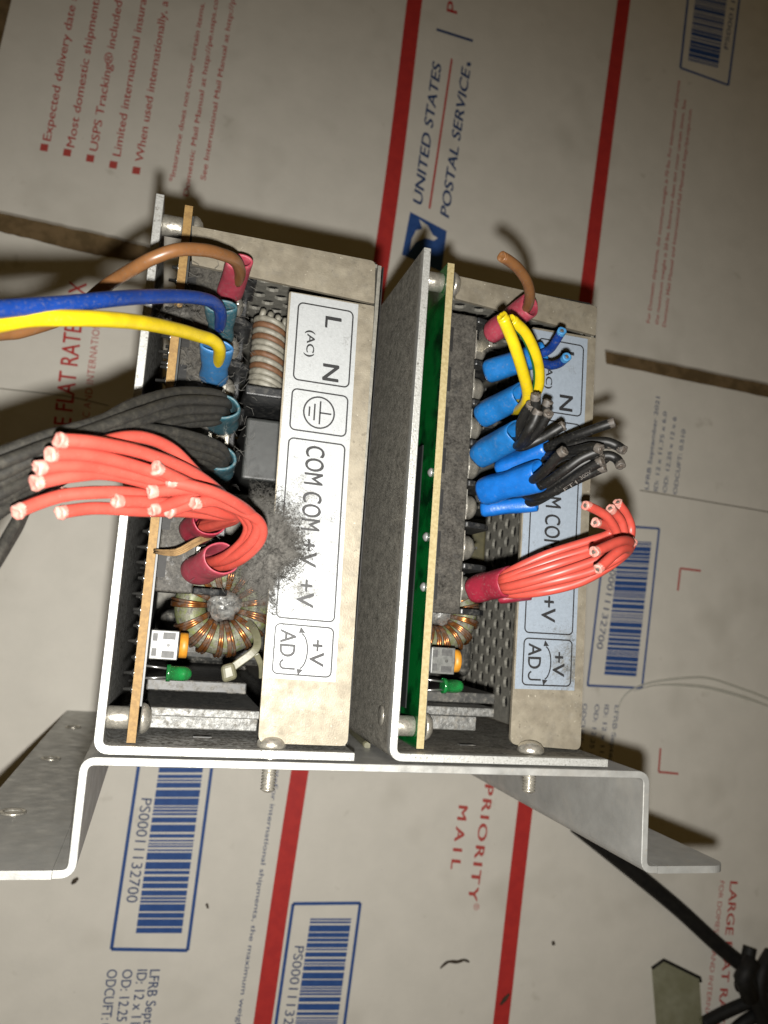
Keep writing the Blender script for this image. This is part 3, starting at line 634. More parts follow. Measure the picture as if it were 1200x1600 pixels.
# ------------------------------------------------------------------ terminal labels
def add_label(cov, Q, z, cx, cy, rad, base, nm):
    TL, TR, BL, BR = [at(x, y, z) for x, y in Q]
    qx = [Vector(q_) for q_ in Q]
    def bl(s, t, dz=0.0): p2 = (qx[0] * (1 - s) + qx[1] * s) * (1 - t) + (qx[2] * (1 - s) + qx[3] * s) * t; p = at(p2.x, p2.y, z); return Vector((p.x, p.y, z + dz))
    m = MB(); a = [bl(s, t, .10) for s, t in ((0, 0), (1, 0), (1, 1), (0, 1))]; b = [p - Vector((0, 0, .08)) for p in a]
    m.hexa(a, b); lab = m.build('terminal_label', label_mat(nm, cx, cy, rad, base), cov)
    LN = (BL - TL).length; WD = (TR - TL).length
    def strip(pts, wd, name='label_mark', closed=True):
        P = [bl(s, t, .13) for s, t in pts]; n = len(P); vs = []
        for i in range(n):
            pa = P[i - 1] if (closed or i) else P[i]; pb = P[(i + 1) % n] if (closed or i < n - 1) else P[i]
            d = (pb - pa).normalized(); nn = Vector((-d.y, d.x, 0)) * wd / 2; vs += [P[i] - nn, P[i] + nn]
        m_ = MB(); m_.add(vs, [(2 * i, 2 * ((i + 1) % n), 2 * ((i + 1) % n) + 1, 2 * i + 1) for i in range(n if closed else n - 1)]); return m_.build(name, mt['label_ink'], lab)
    def rr(s0, s1, t0, t1):
        r = 1.1; return [(s0 + x / WD, t0 + y / LN) for x, y in rrect(0, (s1 - s0) * WD, 0, (t1 - t0) * LN, r, 5)]
    for s0, s1, t0, t1 in ((.12, .93, .022, .222), (.12, .93, .246, .352), (.12, .93, .374, .842), (.12, .93, .858, .988)): strip(rr(s0, s1, t0, t1), .33, 'label_frame')
    def lt(txt, t0, t1, s0, s1, bold=.018, cap=None):
        put_text('label_lettering', txt, lambda u, v: bl(s0 + v, t0 + u, .14), mt['label_ink'], lab, bold, 0, 1.0, None, t1 - t0, (s1 - s0))
    lt('L', .046, .074, .53, .78); lt('(AC)', .09, .158, .28, .40); lt('N', .170, .212, .54, .79)
    for t0, t1 in ((.388, .488), (.508, .608)): lt('COM', t0, t1, .38, .66)
    for t0, t1 in ((.632, .704), (.738, .81)): lt('+V', t0, t1, .39, .64)
    lt('+V', .893, .962, .62, .83); lt('AD', .872, .942, .20, .43)
    jp = [(.43, .973), (.27, .973)] + [(.27 - .05 * math.sin(a_), .962 + .011 * math.cos(a_)) for a_ in [math.radians(15 * k) for k in range(1, 12)]] + [(.265, .951)]
    strip(jp, .42, 'label_lettering', False)
    # earth mark
    cs, ct, r = .525, .299, 3.35
    strip([(cs + r * math.cos(a_) / WD, ct + r * math.sin(a_) / LN) for a_ in [2 * math.pi * k / 36 for k in range(36)]], .36, 'earth_mark')
    for ds, hl in ((.015, 2.5), (-.065, 1.8), (-.14, 1.05)):
        strip([(cs + ds, ct - hl / LN), (cs + ds, ct + hl / LN)], .36, 'earth_mark', False)
    strip([(cs + .015, ct), (cs + .015 + 2.5 / WD, ct)], .36, 'earth_mark', False)
    arc = [(.47 + .115 * math.cos(a_), .925 + .047 * math.sin(a_)) for a_ in [math.radians(-78 + 12 * k) for k in range(14)]]
    strip(arc, .32, 'turn_arrow', False)
    for (s, t), sg in ((arc[0], -1), (arc[-1], 1)):
        m_ = MB(); m_.add([bl(s - .045, t + .001 * sg, .13), bl(s + .05, t + sg * .002, .13), bl(s - .02, t + sg * .018, .13)], [(0, 1, 2)]); m_.build('arrow_head', mt['label_ink'], lab)
    return lab
add_label(COV1, [(455, 457), (560, 476), (411, 1058), (524, 1066)], -2.0, 34.0, 43, 15, (.56, .58, .585), 'silver_label')
add_label(COV2, [(832, 514), (918, 530), (804, 1076), (897, 1079)], -10.0, 47, 22, 8, (.41, .475, .555), 'grey_silver_label')

# ------------------------------------------------------------------ screws joining chassis and bracket
def machine_screw(px, py, z, label):
    p = at(px, py, z); d = Vector((0, -1, 0)); h = Vector((p.x, 5.0, z))
    e = empty('machine_screw', h, label, 'screw', 'screws under the power supplies')
    MB().lathe(Vector((p.x, 1.78, z)), (0, 1, 0), [(0, 2.9), (.5, 3.1), (1.2, 2.95), (2.0, 2.3), (2.5, 1.3), (2.65, .3)], 28).build('screw_head', mt['screw'], e)
    pr = [(0, 1.45)]; y = 0.0
    while y < 8.4: pr += [(y, 1.2), (y + .2, 1.52), (y + .35, 1.52), (y + .55, 1.2)]; y += .62
    MB().lathe(Vector((p.x, 1.7, z)), d, pr + [(y, 1.1), (y + .2, .8)], 20).build('screw_thread', mt['screw'], e)
machine_screw(424, 1165, -3.6, 'domed screw below the left power supply label, thread poking under the bracket')
machine_screw(829, 1172, -7.0, 'domed screw below the right power supply label, thread poking under the bracket')

# ------------------------------------------------------------------ wires and crimped terminals
def W(pts): return smooth_path([at(x, y, z) for x, y, z in pts], 7)
def add_wire(parent, pts, r, mat, cut=None, cutmat=None, flare=1.12, stripe_mat=None, twist=.0, core=True):
    """pts run from the terminal outwards; cut: the far end is a cut end"""
    P = W(pts); wv = MB().tube(P, r, 14).build('wire', mat, parent)
    if stripe_mat is not None:
        m = MB(); vs = []
        for i, p in enumerate(P):
            d = (P[min(i + 1, len(P) - 1)] - P[max(i - 1, 0)]).normalized(); a_, b_ = frame(d, Vector((0, 0, 1)))
            for th in (twist - .42, twist, twist + .42): vs.append(p + (a_ * math.cos(th) + b_ * math.sin(th)) * (r + .04))
        m.add(vs, [(3 * i + k, 3 * i + 3 + k, 3 * i + 4 + k, 3 * i + 1 + k) for i in range(len(P) - 1) for k in (0, 1)], True); m.build('colour_stripe', stripe_mat, wv)
    if cut:
        d = (P[-1] - P[-2]).normalized(); e = P[-1]
        dd = (d + Vector((random.uniform(-.25, .25), random.uniform(-.25, .25), random.uniform(-.05, .3)))).normalized()
        o1, o2 = frame(dd); m = MB(); n = 14; vs = []; ph = random.uniform(0, 9); sq = random.uniform(.82, 1.0)
        for h, k_ in ((-.7, .99), (-.2, 1.02 + (flare - 1) * .4), (.25, flare), (.55, flare * 1.03), (.68, flare * .9), (.6, .62), (.5, .3)):
            for q_ in range(n):
                th = 2 * math.pi * q_ / n; rg = 1 + (.22 if flare > 1.03 else .10) * noise.noise(Vector((math.cos(th) * 1.4, math.sin(th) * 1.4, ph))) * (h > 0)
                jt = .30 * noise.noise(Vector((math.cos(th) * 1.8, math.sin(th) * 1.8, ph + 4))) * (h > 0)
                vs.append(e + dd * (h + jt) + (o1 * math.cos(th) + o2 * math.sin(th) * (sq if h > 0 else 1)) * r * k_ * rg)
        m.add(vs, [(i * n + k, i * n + (k + 1) % n, (i + 1) * n + (k + 1) % n, (i + 1) * n + k) for i in range(6) for k in range(n)], True); m.f.append([6 * n + k for k in range(n)]); m.sm.append(True)
        m.build('cut_end', cutmat, wv)
        if core: MB().lathe(e, dd, [(.3, r * .5), (.56, r * .48), (.64, r * .3)], 10).build('conductor', mt['strands'], wv)
    return wv
def sleeve(parent, a, b, ra, rb, mat, wall=.55, roll=0.0, flare=1.08, crush=.12, name='sleeve', tongue=True, seed=0, sup=1.0):
    """crimp sleeve from its mouth a to its root b (pixel, pixel, z); ra and rb are the half axes"""
    A, B = at(*a), at(*b); d = (B - A).normalized(); e1, e2 = frame(d, Vector((0, 0, 1)))
    c, s_ = math.cos(roll), math.sin(roll); e1, e2 = e1 * c + e2 * s_, e2 * c - e1 * s_
    n = 32; m = MB(); vs = []; rows = []
    def ring(t, k, dz=0.0):
        r_ = []
        for j in range(n):
            th = 2 * math.pi * j / n; w_ = 1 + crush * math.cos(2 * th + seed) * (1 - t) * .5 + .05 * noise.noise(Vector((math.cos(th) * 1.5, math.sin(th) * 1.5, t * 2 + seed)))
            dent = 1 - .14 * math.exp(-((t - .55) / .16) ** 2) * (.5 + .5 * math.cos(th * 2 + seed))
            sh = .35 * noise.noise(Vector((math.cos(th) * 1.2, math.sin(th) * 1.2, seed + 5))) if t < .12 else 0
            cx_ = math.copysign(abs(math.cos(th)) ** sup, math.cos(th)); sx_ = math.copysign(abs(math.sin(th)) ** sup, math.sin(th)); r_.append(A.lerp(B, t) + d * (dz + sh) + e1 * (cx_ * (ra * w_ * dent - k)) + e2 * (sx_ * (rb * w_ * dent - k)))
        return r_
    seq = [(.9, wall * 1.1), (.5, wall), (.1, wall), (.02, wall * .9), (0, wall * .45), (.015, .06), (.06, 0), (.2, 0), (.4, 0), (.5, 0), (.6, 0), (.8, 0), (.95, .05), (1.0, .35), (1.01, 1.0)]
    for t, k in seq: vs += ring(t, k)
    fs = [(i * n + j, i * n + (j + 1) % n, (i + 1) * n + (j + 1) % n, (i + 1) * n + j) for i in range(len(seq) - 1) for j in range(n)]
    m.add(vs, fs, True); m.f.append([(len(seq) - 1) * n + j for j in range(n)]); m.sm.append(True); m.f.append([j for j in range(n)][::-1]); m.sm.append(True)
    sl_ = m.build(name, mat, parent)
    return sl_
def lead(label, p, cat='crimped wires', grp=None):
    return empty('crimped_lead', at(*p), label, cat, grp)
G1 = 'crimped leads on the left power supply'; G2 = 'cut leads on the right power supply'
def tongue(ld, x, y, z):
    p = at(x, y, z); o = MB().box(-.5, .5, -3, 3, -5, 2.5, p).build('ring_tongue', mt['screw'], ld); bevel(o, .2)

# -- left supply: brown, blue, yellow
l = lead('brown wire in a pink crimp sleeve arching left off the left power supply', (372, 440, -6), 'wire', G1)
sleeve(l, (375, 408, 8), (358, 462, -8), 1.75, 2.9, mt['pink_s'], seed=1, wall=.75, crush=.28); tongue(l, 371, 462, -11)
add_wire(l, [(371, 440, 0), (375, 424, 7), (366, 406, 14), (345, 397, 18), (320, 391, 21), (280, 390, 24), (242, 402, 24), (215, 416, 22), (165, 447, 16), (112, 490, 18), (38, 516, 24), (0, 521, 27), (-80, 530, 34)], 1.22, mt['brown_w'])
l = lead('blue wire in a faded teal crimp sleeve running straight left', (350, 520, -6), 'wire', G1)
sleeve(l, (346, 478, 7), (344, 530, -8), 1.8, 2.9, mt['teal_s'], seed=2.6, wall=.75, crush=.3); tongue(l, 357, 536, -11)
add_wire(l, [(343, 512, -1), (345, 492, 7), (338, 476, 12), (318, 467, 17), (280, 463, 24), (220, 464, 34), (166, 468, 42), (112, 474, 47), (50, 479, 52), (0, 483, 56), (-80, 492, 62)], 1.25, mt['blue_w'])
l = lead('plain yellow wire in a blue crimp sleeve, lowest of the three single wires running left', (343, 575, -6), 'wire', G1)
sleeve(l, (339, 540, 8), (333, 596, -8), 1.85, 3.0, mt['pale_blue_s'], seed=3.4, wall=.75, crush=.3); tongue(l, 350, 602, -11)
add_wire(l, [(339, 570, 0), (343, 553, 8), (341, 541, 12), (330, 531, 15), (308, 524, 19), (280, 516, 25), (220, 504, 36), (150, 498, 45), (56, 497, 51), (0, 505, 54), (-80, 520, 60)], 1.25, mt['yellow_w'])
# -- left supply: black bundle
l = lead('upper dusty black wire bundle in a teal crimp, sweeping left above the red wires', (355, 640, -6), 'wire bundle', G1)
sleeve(l, (346, 634, 7), (346, 664, -9), 2.7, 3.7, mt['teal_s'], seed=4, wall=.7); tongue(l, 354, 678, -12)
for pts in ([(352, 628, 3), (340, 616, 10), (280, 612, 20), (210, 630, 30), (157, 657, 36), (70, 682, 42), (0, 708, 46), (-80, 735, 50)],
            [(356, 634, 3), (345, 627, 11), (280, 626, 23), (217, 645, 33), (140, 673, 40), (70, 697, 45), (0, 724, 49), (-80, 752, 52)],
            [(352, 642, 3), (340, 640, 11), (280, 642, 23), (210, 660, 32), (105, 693, 42), (0, 742, 48), (-80, 775, 52)],
            [(352, 636, 1), (338, 632, 7), (280, 634, 17), (205, 655, 27), (110, 700, 36), (0, 752, 41), (-80, 790, 46)],
            [(354, 646, 1), (335, 640, 7), (275, 648, 14), (195, 676, 24), (90, 715, 33), (0, 772, 39), (-80, 815, 44)],
            [(348, 650, 2), (335, 650, 8), (280, 656, 17), (215, 678, 26), (120, 705, 36), (0, 762, 44), (-80, 800, 50)]):
    add_wire(l, pts, .93, mt['black_w'])
    if random.random() < .6: add_wire(l, [(x, y + 6 + 3 * math.sin(k * 1.3) if 0 < k < len(pts) - 1 else y, z - 2.2) for k, (x, y, z) in enumerate(pts)], .9, mt['black_w'])
l = lead('lower dusty black wire bundle in a teal crimp, half covered by the red wires', (350, 722, -6), 'wire bundle', G1)
sleeve(l, (342, 714, 5), (340, 738, -9), 2.7, 3.6, mt['teal_s'], seed=5, wall=.7)
for pts in ([(355, 718, 3), (346, 700, 10), (312, 685, 18), (252, 672, 26), (195, 672, 33), (95, 707, 40), (0, 754, 46), (-80, 795, 50)],
            [(352, 724, 3), (340, 708, 11), (305, 696, 18), (245, 683, 26), (180, 690, 33), (80, 730, 40), (0, 772, 46), (-80, 815, 50)],
            [(350, 726, 1), (335, 714, 7), (300, 702, 13), (235, 690, 21), (160, 708, 28), (70, 752, 35), (0, 790, 40), (-80, 835, 44)],
            [(348, 728, 3), (330, 716, 10), (297, 706, 17), (228, 693, 24), (150, 712, 31), (60, 760, 38), (0, 800, 44), (-70, 850, 48)],
            [(342, 730, 2), (322, 722, 8), (285, 716, 13), (215, 706, 20), (130, 730, 28), (52, 776, 36), (24, 820, 40), (-6, 872, 44), (-40, 930, 46)]):
    add_wire(l, pts, .93, mt['black_w'])
    if random.random() < .6: add_wire(l, [(x, y + 6 + 3 * math.sin(k * 1.3) if 0 < k < len(pts) - 1 else y, z - 2.2) for k, (x, y, z) in enumerate(pts)], .9, mt['black_w'])
# -- left supply: red bundles
curl = [(336, 880, -2), (352, 880, 5), (378, 868, 12), (401, 846, 17), (408, 824, 20), (396, 805, 23)]
def off(pts, dx, dy, dz): return [(x + dx, y + dy, z + dz) for x, y, z in pts]
l = lead('red wire bundle curling out of the lowest pink crimp, ends cut short', (325, 888, -6), 'wire bundle', G1)
sleeve(l, (347, 872, 8), (308, 893, -7), 3.1, 3.9, mt['pink_s'], seed=6, wall=.5)
RED = 1.0
for (dx, dy, dz), tail in (((2, 4, 1), [(362, 792, 28), (335, 783, 31), (306, 786, 33)]),
                           ((-6, -3, 2), [(368, 786, 30), (330, 768, 35), (268, 752, 38)]),
                           ((-14, -2, 0), [(360, 790, 25), (330, 780, 29), (266, 798, 33)]),
                           ((-10, 6, -2), [(356, 782, 25), (310, 775, 30), (240, 796, 36)]),
                           ((-20, -2, -1), [(350, 776, 27), (310, 764, 34), (238, 768, 38)])):
    add_wire(l, off(curl, dx, dy, dz)[:1] + off(curl, dx, dy, dz)[1:] + tail, RED, mt['red_w'], True, mt['red_cut'], random.uniform(1.04, 1.24), core=False)
l = lead('larger red wire bundle fanning far left over the black wires, pale cut ends', (325, 822, -6), 'wire bundle', G1)
sleeve(l, (330, 812, 6), (305, 830, -7), 3.0, 3.8, mt['red_s'], seed=7, wall=.5)
root = [(318, 822, 0), (345, 815, 8), (368, 805, 16)]
for k, tail in enumerate(([(350, 776, 24), (300, 738, 33), (225, 708, 42), (150, 692, 49), (96, 688, 52)],
                          [(352, 782, 22), (312, 745, 28), (270, 703, 33), (225, 684, 38), (180, 686, 42), (132, 704, 46)],
                          [(350, 784, 25), (290, 755, 34), (190, 722, 44), (130, 710, 49), (82, 710, 52)],
                          [(352, 790, 24), (285, 762, 33), (180, 736, 43), (115, 727, 49), (63, 731, 52)],
                          [(350, 794, 22), (280, 770, 32), (180, 742, 42), (115, 743, 48), (58, 754, 51)],
                          [(352, 797, 20), (285, 783, 29), (200, 770, 38), (140, 770, 42), (100, 774, 44), (62, 785, 46), (30, 798, 48)],
                          [(352, 801, 19), (285, 790, 27), (215, 772, 35), (150, 769, 39), (102, 773, 42)],
                          [(350, 806, 18), (290, 800, 25), (220, 798, 33), (150, 794, 38), (97, 800, 42)],
                          [(350, 803, 22), (300, 790, 29), (245, 785, 35), (184, 783, 40)],
                          [(352, 786, 27), (320, 768, 33), (285, 752, 37), (246, 733, 41)])):
    add_wire(l, off(root, random.uniform(-5, 5), random.uniform(-5, 5), random.uniform(-2, 2)) + tail, RED, mt['red_w'], True, mt['red_cut'], random.uniform(1.04, 1.24), core=False)

# -- right supply
l = lead('cut brown wire stub rising from a crimson crimp atop the right power supply', (790, 505, -8), 'wire', G2)
sleeve(l, (829, 476, 4), (767, 520, -8), 2.7, 3.3, mt['pink_s'], seed=8, roll=.4); tongue(l, 762, 528, -12)
add_wire(l, [(812, 490, -2), (822, 483, 4), (828, 466, 10), (824, 442, 15), (810, 420, 19), (796, 408, 21), (786, 402, 22)], 1.15, mt['brown_w'], True, mt['brown_w'], .96, core=False)
l = lead('two short blue wires in a blue crimp, ends cut beside the letter N', (800, 572, -8), 'wires', G2)
sleeve(l, (846, 553, 2), (764, 580, -9), 2.9, 3.4, mt['blue_s'], seed=9, sup=.72, crush=.2, roll=0.30)
add_wire(l, [(820, 562, -2), (848, 552, 2), (860, 545, 4), (868, 534, 7), (877, 519, 10)], 1.0, mt['blue_w'], True, mt['blue_cut'], 1.05)
add_wire(l, [(820, 570, -2), (848, 568, 3), (862, 571, 6), (875, 567, 9), (884, 559, 12)], 1.0, mt['blue_w'], True, mt['blue_cut'], 1.05)
l = lead('pair of yellow and green striped wires bent upward from a blue crimp', (790, 635, -8), 'wires', G2)
sleeve(l, (818, 615, 3), (755, 648, -9), 3.0, 3.5, mt['blue_s'], seed=10, sup=.72, crush=.2, roll=0.25)
add_wire(l, [(800, 640, -4), (812, 639, 3), (822, 628, 10), (824, 610, 14), (815, 575, 19), (802, 535, 23), (786, 497, 26)], 1.22, mt['yellow_w'], True, mt['yellow_w'], .95, mt['green_w'], -0.25, False)
add_wire(l, [(805, 632, -4), (825, 628, 2), (840, 608, 8), (842, 580, 12), (835, 550, 16), (820, 520, 19), (800, 501, 21)], 1.22, mt['yellow_w'], True, mt['yellow_w'], .95, mt['green_w'], 3.45, False)
B2 = mt['black_w2']; BR_ = 1.08
l = lead('uppermost cut black wire cluster in a blue crimp, stubs pointing up', (790, 695, -8), 'wire bundle', G2)
sleeve(l, (812, 676, 4), (750, 710, -9), 3.1, 3.6, mt['blue_s'], seed=11, sup=.72, crush=.2, roll=0.20)
for pts in ([(800, 690, -2), (812, 690, 5), (814, 664, 10), (821, 646, 13), (829, 634, 15)], [(800, 690, -2), (818, 690, 6), (828, 664, 12), (836, 640, 15), (837, 620, 17)],
            [(800, 690, -2), (820, 690, 5), (842, 662, 10), (853, 642, 12), (856, 630, 13)], [(800, 690, -2), (820, 692, 6), (842, 670, 11), (851, 656, 13), (856, 648, 14)],
            [(800, 694, -2), (815, 698, 4), (846, 685, 7), (865, 674, 9), (878, 666, 10)], [(800, 692, -2), (812, 695, 7), (824, 676, 13), (834, 660, 15), (840, 645, 16)]):
    add_wire(l, pts, BR_, B2, True, mt['black_cut'], 1.03)
l = lead('middle cut black wire cluster in a pale blue crimp reaching past the cover edge', (820, 718, -8), 'wire bundle', G2)
sleeve(l, (857, 702, 0), (780, 733, -9), 2.5, 3.3, mt['bright_blue_s'], seed=12, sup=.72, crush=.2, roll=0.35)
for pts in ([(840, 706, -3), (866, 694, 2), (902, 680, 8), (935, 668, 12), (956, 661, 14)], [(840, 708, -3), (866, 703, 2), (911, 692, 8), (945, 690, 10), (963, 696, 11), (972, 702, 12)],
            [(840, 712, -3), (866, 710, 4), (900, 704, 12), (922, 699, 16), (936, 701, 18)], [(840, 712, -3), (866, 714, 0), (900, 704, 5), (930, 694, 8), (954, 694, 10)],
            [(840, 714, -3), (864, 718, 4), (890, 710, 9), (920, 712, 12), (938, 716, 14)]):
    add_wire(l, pts, BR_, B2, True, mt['black_cut'], 1.03)
l = lead('lowest cut black wire cluster in a bright blue crimp above the bare terminal screw', (800, 762, -8), 'wire bundle', G2)
sleeve(l, (844, 743, 6), (756, 768, -7), 3.3, 3.5, mt['bright_blue_s'], seed=13, sup=.72, crush=.2, roll=0.20)
sleeve(l, (840, 786, -3), (753, 796, -10), 1.9, 2.4, mt['bright_blue_s'], seed=14, sup=.72, crush=.2, roll=0.10)
for pts in ([(820, 752, 0), (836, 748, 8), (855, 732, 14), (868, 717, 17), (879, 706, 19)], [(815, 785, -5), (838, 783, 0), (877, 760, 8), (916, 734, 14), (938, 722, 17)],
            [(820, 768, -3), (842, 770, 2), (877, 746, 8), (911, 724, 11), (945, 712, 13), (962, 716, 14), (969, 726, 15)], [(820, 775, -4), (846, 776, 3), (900, 750, 11), (926, 738, 14), (941, 731, 16)],
            [(820, 760, -1), (846, 758, 6), (880, 736, 12), (908, 716, 15), (936, 704, 17)], [(820, 772, -4), (846, 768, 0), (890, 748, 6), (930, 728, 10), (950, 712, 12)]):
    add_wire(l, pts, BR_, B2, True, mt['black_cut'], 1.03)
for t_, a_, b_ in (('FT1', (883, 768), (903, 755)), ('300V', (908, 750), (925, 739))):
    A_, B_ = at(*a_, 11.4 if t_ == 'FT1' else 14.8), at(*b_, 13.6 if t_ == 'FT1' else 16.6); d_ = (B_ - A_); ln = d_.length; d_ = d_ / ln; n_ = Vector((-d_.y, d_.x, 0)).normalized()
    put_text('wire_print', t_, lambda u, v: A_ + d_ * u + n_ * v, mt['black_cut'], l, 0, 0, 1.0, None, ln, .85)
l = lead('cut red wire bundle in a crimson crimp on the right power supply, ends bent back', (770, 915, -8), 'wire bundle', G2)
sleeve(l, (797, 908, 3), (744, 920, -8), 3.3, 3.6, mt['red_s'], seed=15, sup=.8)
sleeve(l, (830, 930, -4), (780, 936, -8), 1.2, 2.2, mt['red_s'], seed=16)
for pts in ([(775, 908, -2), (797, 893, 4), (853, 867, 9), (919, 846, 12), (952, 834, 13), (950, 822, 14), (932, 817, 16)],
            [(775, 908, -2), (797, 900, 5), (860, 877, 10), (925, 856, 13), (962, 838, 14), (952, 812, 16), (936, 799, 17), (917, 790, 18)],
            [(775, 912, -2), (797, 905, 5), (862, 885, 11), (932, 862, 13), (972, 842, 13), (972, 818, 14), (962, 803, 15), (955, 796, 16)],
            [(775, 912, -2), (798, 912, 5), (862, 893, 9), (932, 868, 11), (978, 848, 11), (986, 826, 11), (978, 803, 12), (966, 787, 13)],
            [(775, 916, -2), (798, 916, 6), (865, 898, 13), (930, 876, 16), (972, 858, 18), (984, 847, 22), (968, 846, 26), (930, 862, 29)],
            [(775, 916, -2), (798, 922, 5), (865, 908, 12), (925, 892, 15), (965, 872, 17), (983, 858, 21), (968, 860, 25), (936, 888, 27)],
            [(775, 918, -2), (798, 928, 3), (850, 924, 9), (905, 910, 12), (950, 886, 14), (978, 864, 16), (988, 848, 18)]):
    add_wire(l, pts, RED, mt['red_w'], True, mt['red_cut'], 1.06)

# ------------------------------------------------------------------ nylon tie, lint and paper fluff inside the left supply
e = empty('cable_tie', at(345, 1050, -9), 'off-white nylon cable tie with a square head below the copper choke', 'cable tie')
o = MB().hexa([at(x, y, -7) for x, y in ((344, 1040), (366, 1034), (372, 1060), (348, 1068))], [at(x, y, -11) for x, y in ((344, 1040), (366, 1034), (372, 1060), (348, 1068))]).build('tie_head', mt['nylon'], e); bevel(o, .9, 3)
def strap(pts, wd, t=.9):
    P = smooth_path([at(*p) for p in pts], 5); m = MB(); vs = []
    for i, p in enumerate(P):
        d = (P[min(i + 1, len(P) - 1)] - P[max(i - 1, 0)]).normalized(); n = Vector((-d.y, d.x, 0)).normalized() * wd / 2; zz = Vector((0, 0, t / 2))
        vs += [p - n - zz, p + n - zz, p + n + zz, p - n + zz]
    m.add(vs, [(4 * i + k, 4 * i + (k + 1) % 4, 4 * i + 4 + (k + 1) % 4, 4 * i + 4 + k) for i in range(len(P) - 1) for k in range(4)] + [(3, 2, 1, 0), tuple(4 * len(P) - 4 + k for k in range(4))]); o_ = m.build('tie_strap', mt['nylon'], e); bevel(o_, .2)
strap([(350, 1052, -8.5), (375, 1034, -8), (398, 1016, -8), (402, 1000, -9), (396, 982, -11), (386, 972, -14)], 1.7)
strap([(400, 1022, -9), (408, 1040, -10), (409, 1060, -12)], 1.3)

def lint(name, outline_px, z, zamp, label, fib=120, seed=0, mat='lint'):
    P = [at(x, y, z) for x, y in outline_px]; rnd = random.Random(seed)
    cx = sum((p.x for p in P)) / len(P); cy = sum((p.y for p in P)) / len(P)
    m = MB(); ring_n = 56; rings = 14; vs = []
    # radial sampling of the outline
    def rad(th):
        best = None; d = Vector((math.cos(th), math.sin(th)))
        for i in range(len(P)):
            a_ = Vector((P[i].x - cx, P[i].y - cy)); b_ = Vector((P[(i + 1) % len(P)].x - cx, P[(i + 1) % len(P)].y - cy)); s_ = b_ - a_
            den = d.x * s_.y - d.y * s_.x
            if abs(den) < 1e-9: continue
            t = (a_.x * s_.y - a_.y * s_.x) / den; u = (a_.x * d.y - a_.y * d.x) / den
            if t > 0 and -1e-6 <= u <= 1 + 1e-6 and (best is None or t > best): best = t
        return best or 1
    for i in range(rings + 1):
        f = i / rings
        for j in range(ring_n):
            th = 2 * math.pi * j / ring_n; r = rad(th) * f * (1 + .14 * f * noise.noise(Vector((math.cos(th) * 4, math.sin(th) * 4, seed))))
            x = cx + r * math.cos(th); y = cy + r * math.sin(th)
            h = zamp * (1 - f ** 3) + 1.1 * noise.noise(Vector((x * .22, y * .22, seed))) + .55 * noise.noise(Vector((x * .9, y * .9, seed + 3)))
            vs.append(Vector((x, y, z + h)))
    fs = [(i * ring_n + j, i * ring_n + (j + 1) % ring_n, (i + 1) * ring_n + (j + 1) % ring_n, (i + 1) * ring_n + j) for i in range(rings) for j in range(ring_n)]
    m.add(vs, fs, True)
    for k in range(fib):
        v = vs[rnd.randrange(len(vs) // 2, len(vs))]; d = Vector((rnd.uniform(-1, 1), rnd.uniform(-1, 1), rnd.uniform(.1, .7))); l_ = rnd.uniform(.6, 2.2)
        e_ = Vector((rnd.uniform(-1, 1), rnd.uniform(-1, 1), rnd.uniform(-.5, .5))) * .4
        m.tube([v - d * .2, v + d * l_ * .5 + e_, v + d * l_], .035, 3, False)
    o_ = m.build(name, mt[mat], None, fix=False); tag(o_, label, 'dust', None, 'stuff')
    at_ = o_.data.attributes.new('thinning', 'FLOAT', 'POINT'); nb = (rings + 1) * ring_n
    for i in range(len(o_.data.vertices)): at_.data[i].value = (i // ring_n) / rings if i < nb else 0.0
    return o_
lint('dust_mat', [(380, 740), (420, 748), (452, 764), (482, 800), (484, 842), (500, 868), (452, 905), (434, 935), (438, 968), (408, 975), (385, 965), (362, 935), (350, 905), (362, 870), (400, 840), (392, 800)], -1.45, .5, 'grey felt of dust bridging the gap between red wires and silver label', 700, 3)
lint('dust_tuft', [(240, 486), (300, 478), (316, 492), (296, 504), (262, 508), (236, 500)], 1, 1.5, 'small grey lint tuft caught under the blue wire', 160, 9)
m = MB(); rnd = random.Random(21)
for k in range(260):
    x = rnd.uniform(285, 400); y = rnd.uniform(395, 930); z = rnd.uniform(-6, 2) if x < 350 else rnd.uniform(-9, -3); p = at(x, y, z); v = Vector((rnd.uniform(-1, 1), rnd.uniform(-1, 1), rnd.uniform(-.3, .5))) * rnd.uniform(.5, 1.6); u = Vector((rnd.uniform(-1, 1), rnd.uniform(-1, 1), .2)) * .5
    m.tube([p - v, p + u, p + v], .045, 3, False)
o = m.build('stray_lint', mt['dust_fibre'], None, fix=False); tag(o, 'loose grey lint fibres scattered over the left terminal block and its crimps', 'lint', None, 'stuff')
def at_y(x, y, Y):
    d = RT @ Vector(((x - 600) / FPX, -(y - 800) / FPX, -1.0)); return CAMLOC + d * ((Y - CAMLOC.y) / d.y)
P = [at_y(542, 1136, .1), at_y(556, 1149, .1), at_y(574, 1165, .1)]
o = MB().tube(smooth_path(P, 4), .8, 6).build('tie_offcut', mt['nylon']); tag(o, 'small pale plastic tie offcut on the bracket between the two power supplies', 'plastic offcut')
m = MB(); rnd = random.Random(11)
for k in range(46):
    t = rnd.random(); y0 = rnd.uniform(-6, 6); P = [(244 + rnd.uniform(-4, 6), 862 + y0 * .5, 0 + rnd.uniform(-1, 1)), (275, 863 + y0 * .9, 4 + rnd.uniform(-1, 1.5)), (305, 848 + y0, 4 + rnd.uniform(-1, 1)), (328 + rnd.uniform(-6, 5), 838 + y0 * .6, 0)]
    m.tube(smooth_path([at(*p) for p in P], 4), rnd.uniform(.06, .16), 5, True)
o = m.build('fibre_tuft', mt['tan_fibre'], None, fix=False); tag(o, 'frayed tan paper fibres lying across the left dusty terminal block', 'fibres', None, 'stuff')

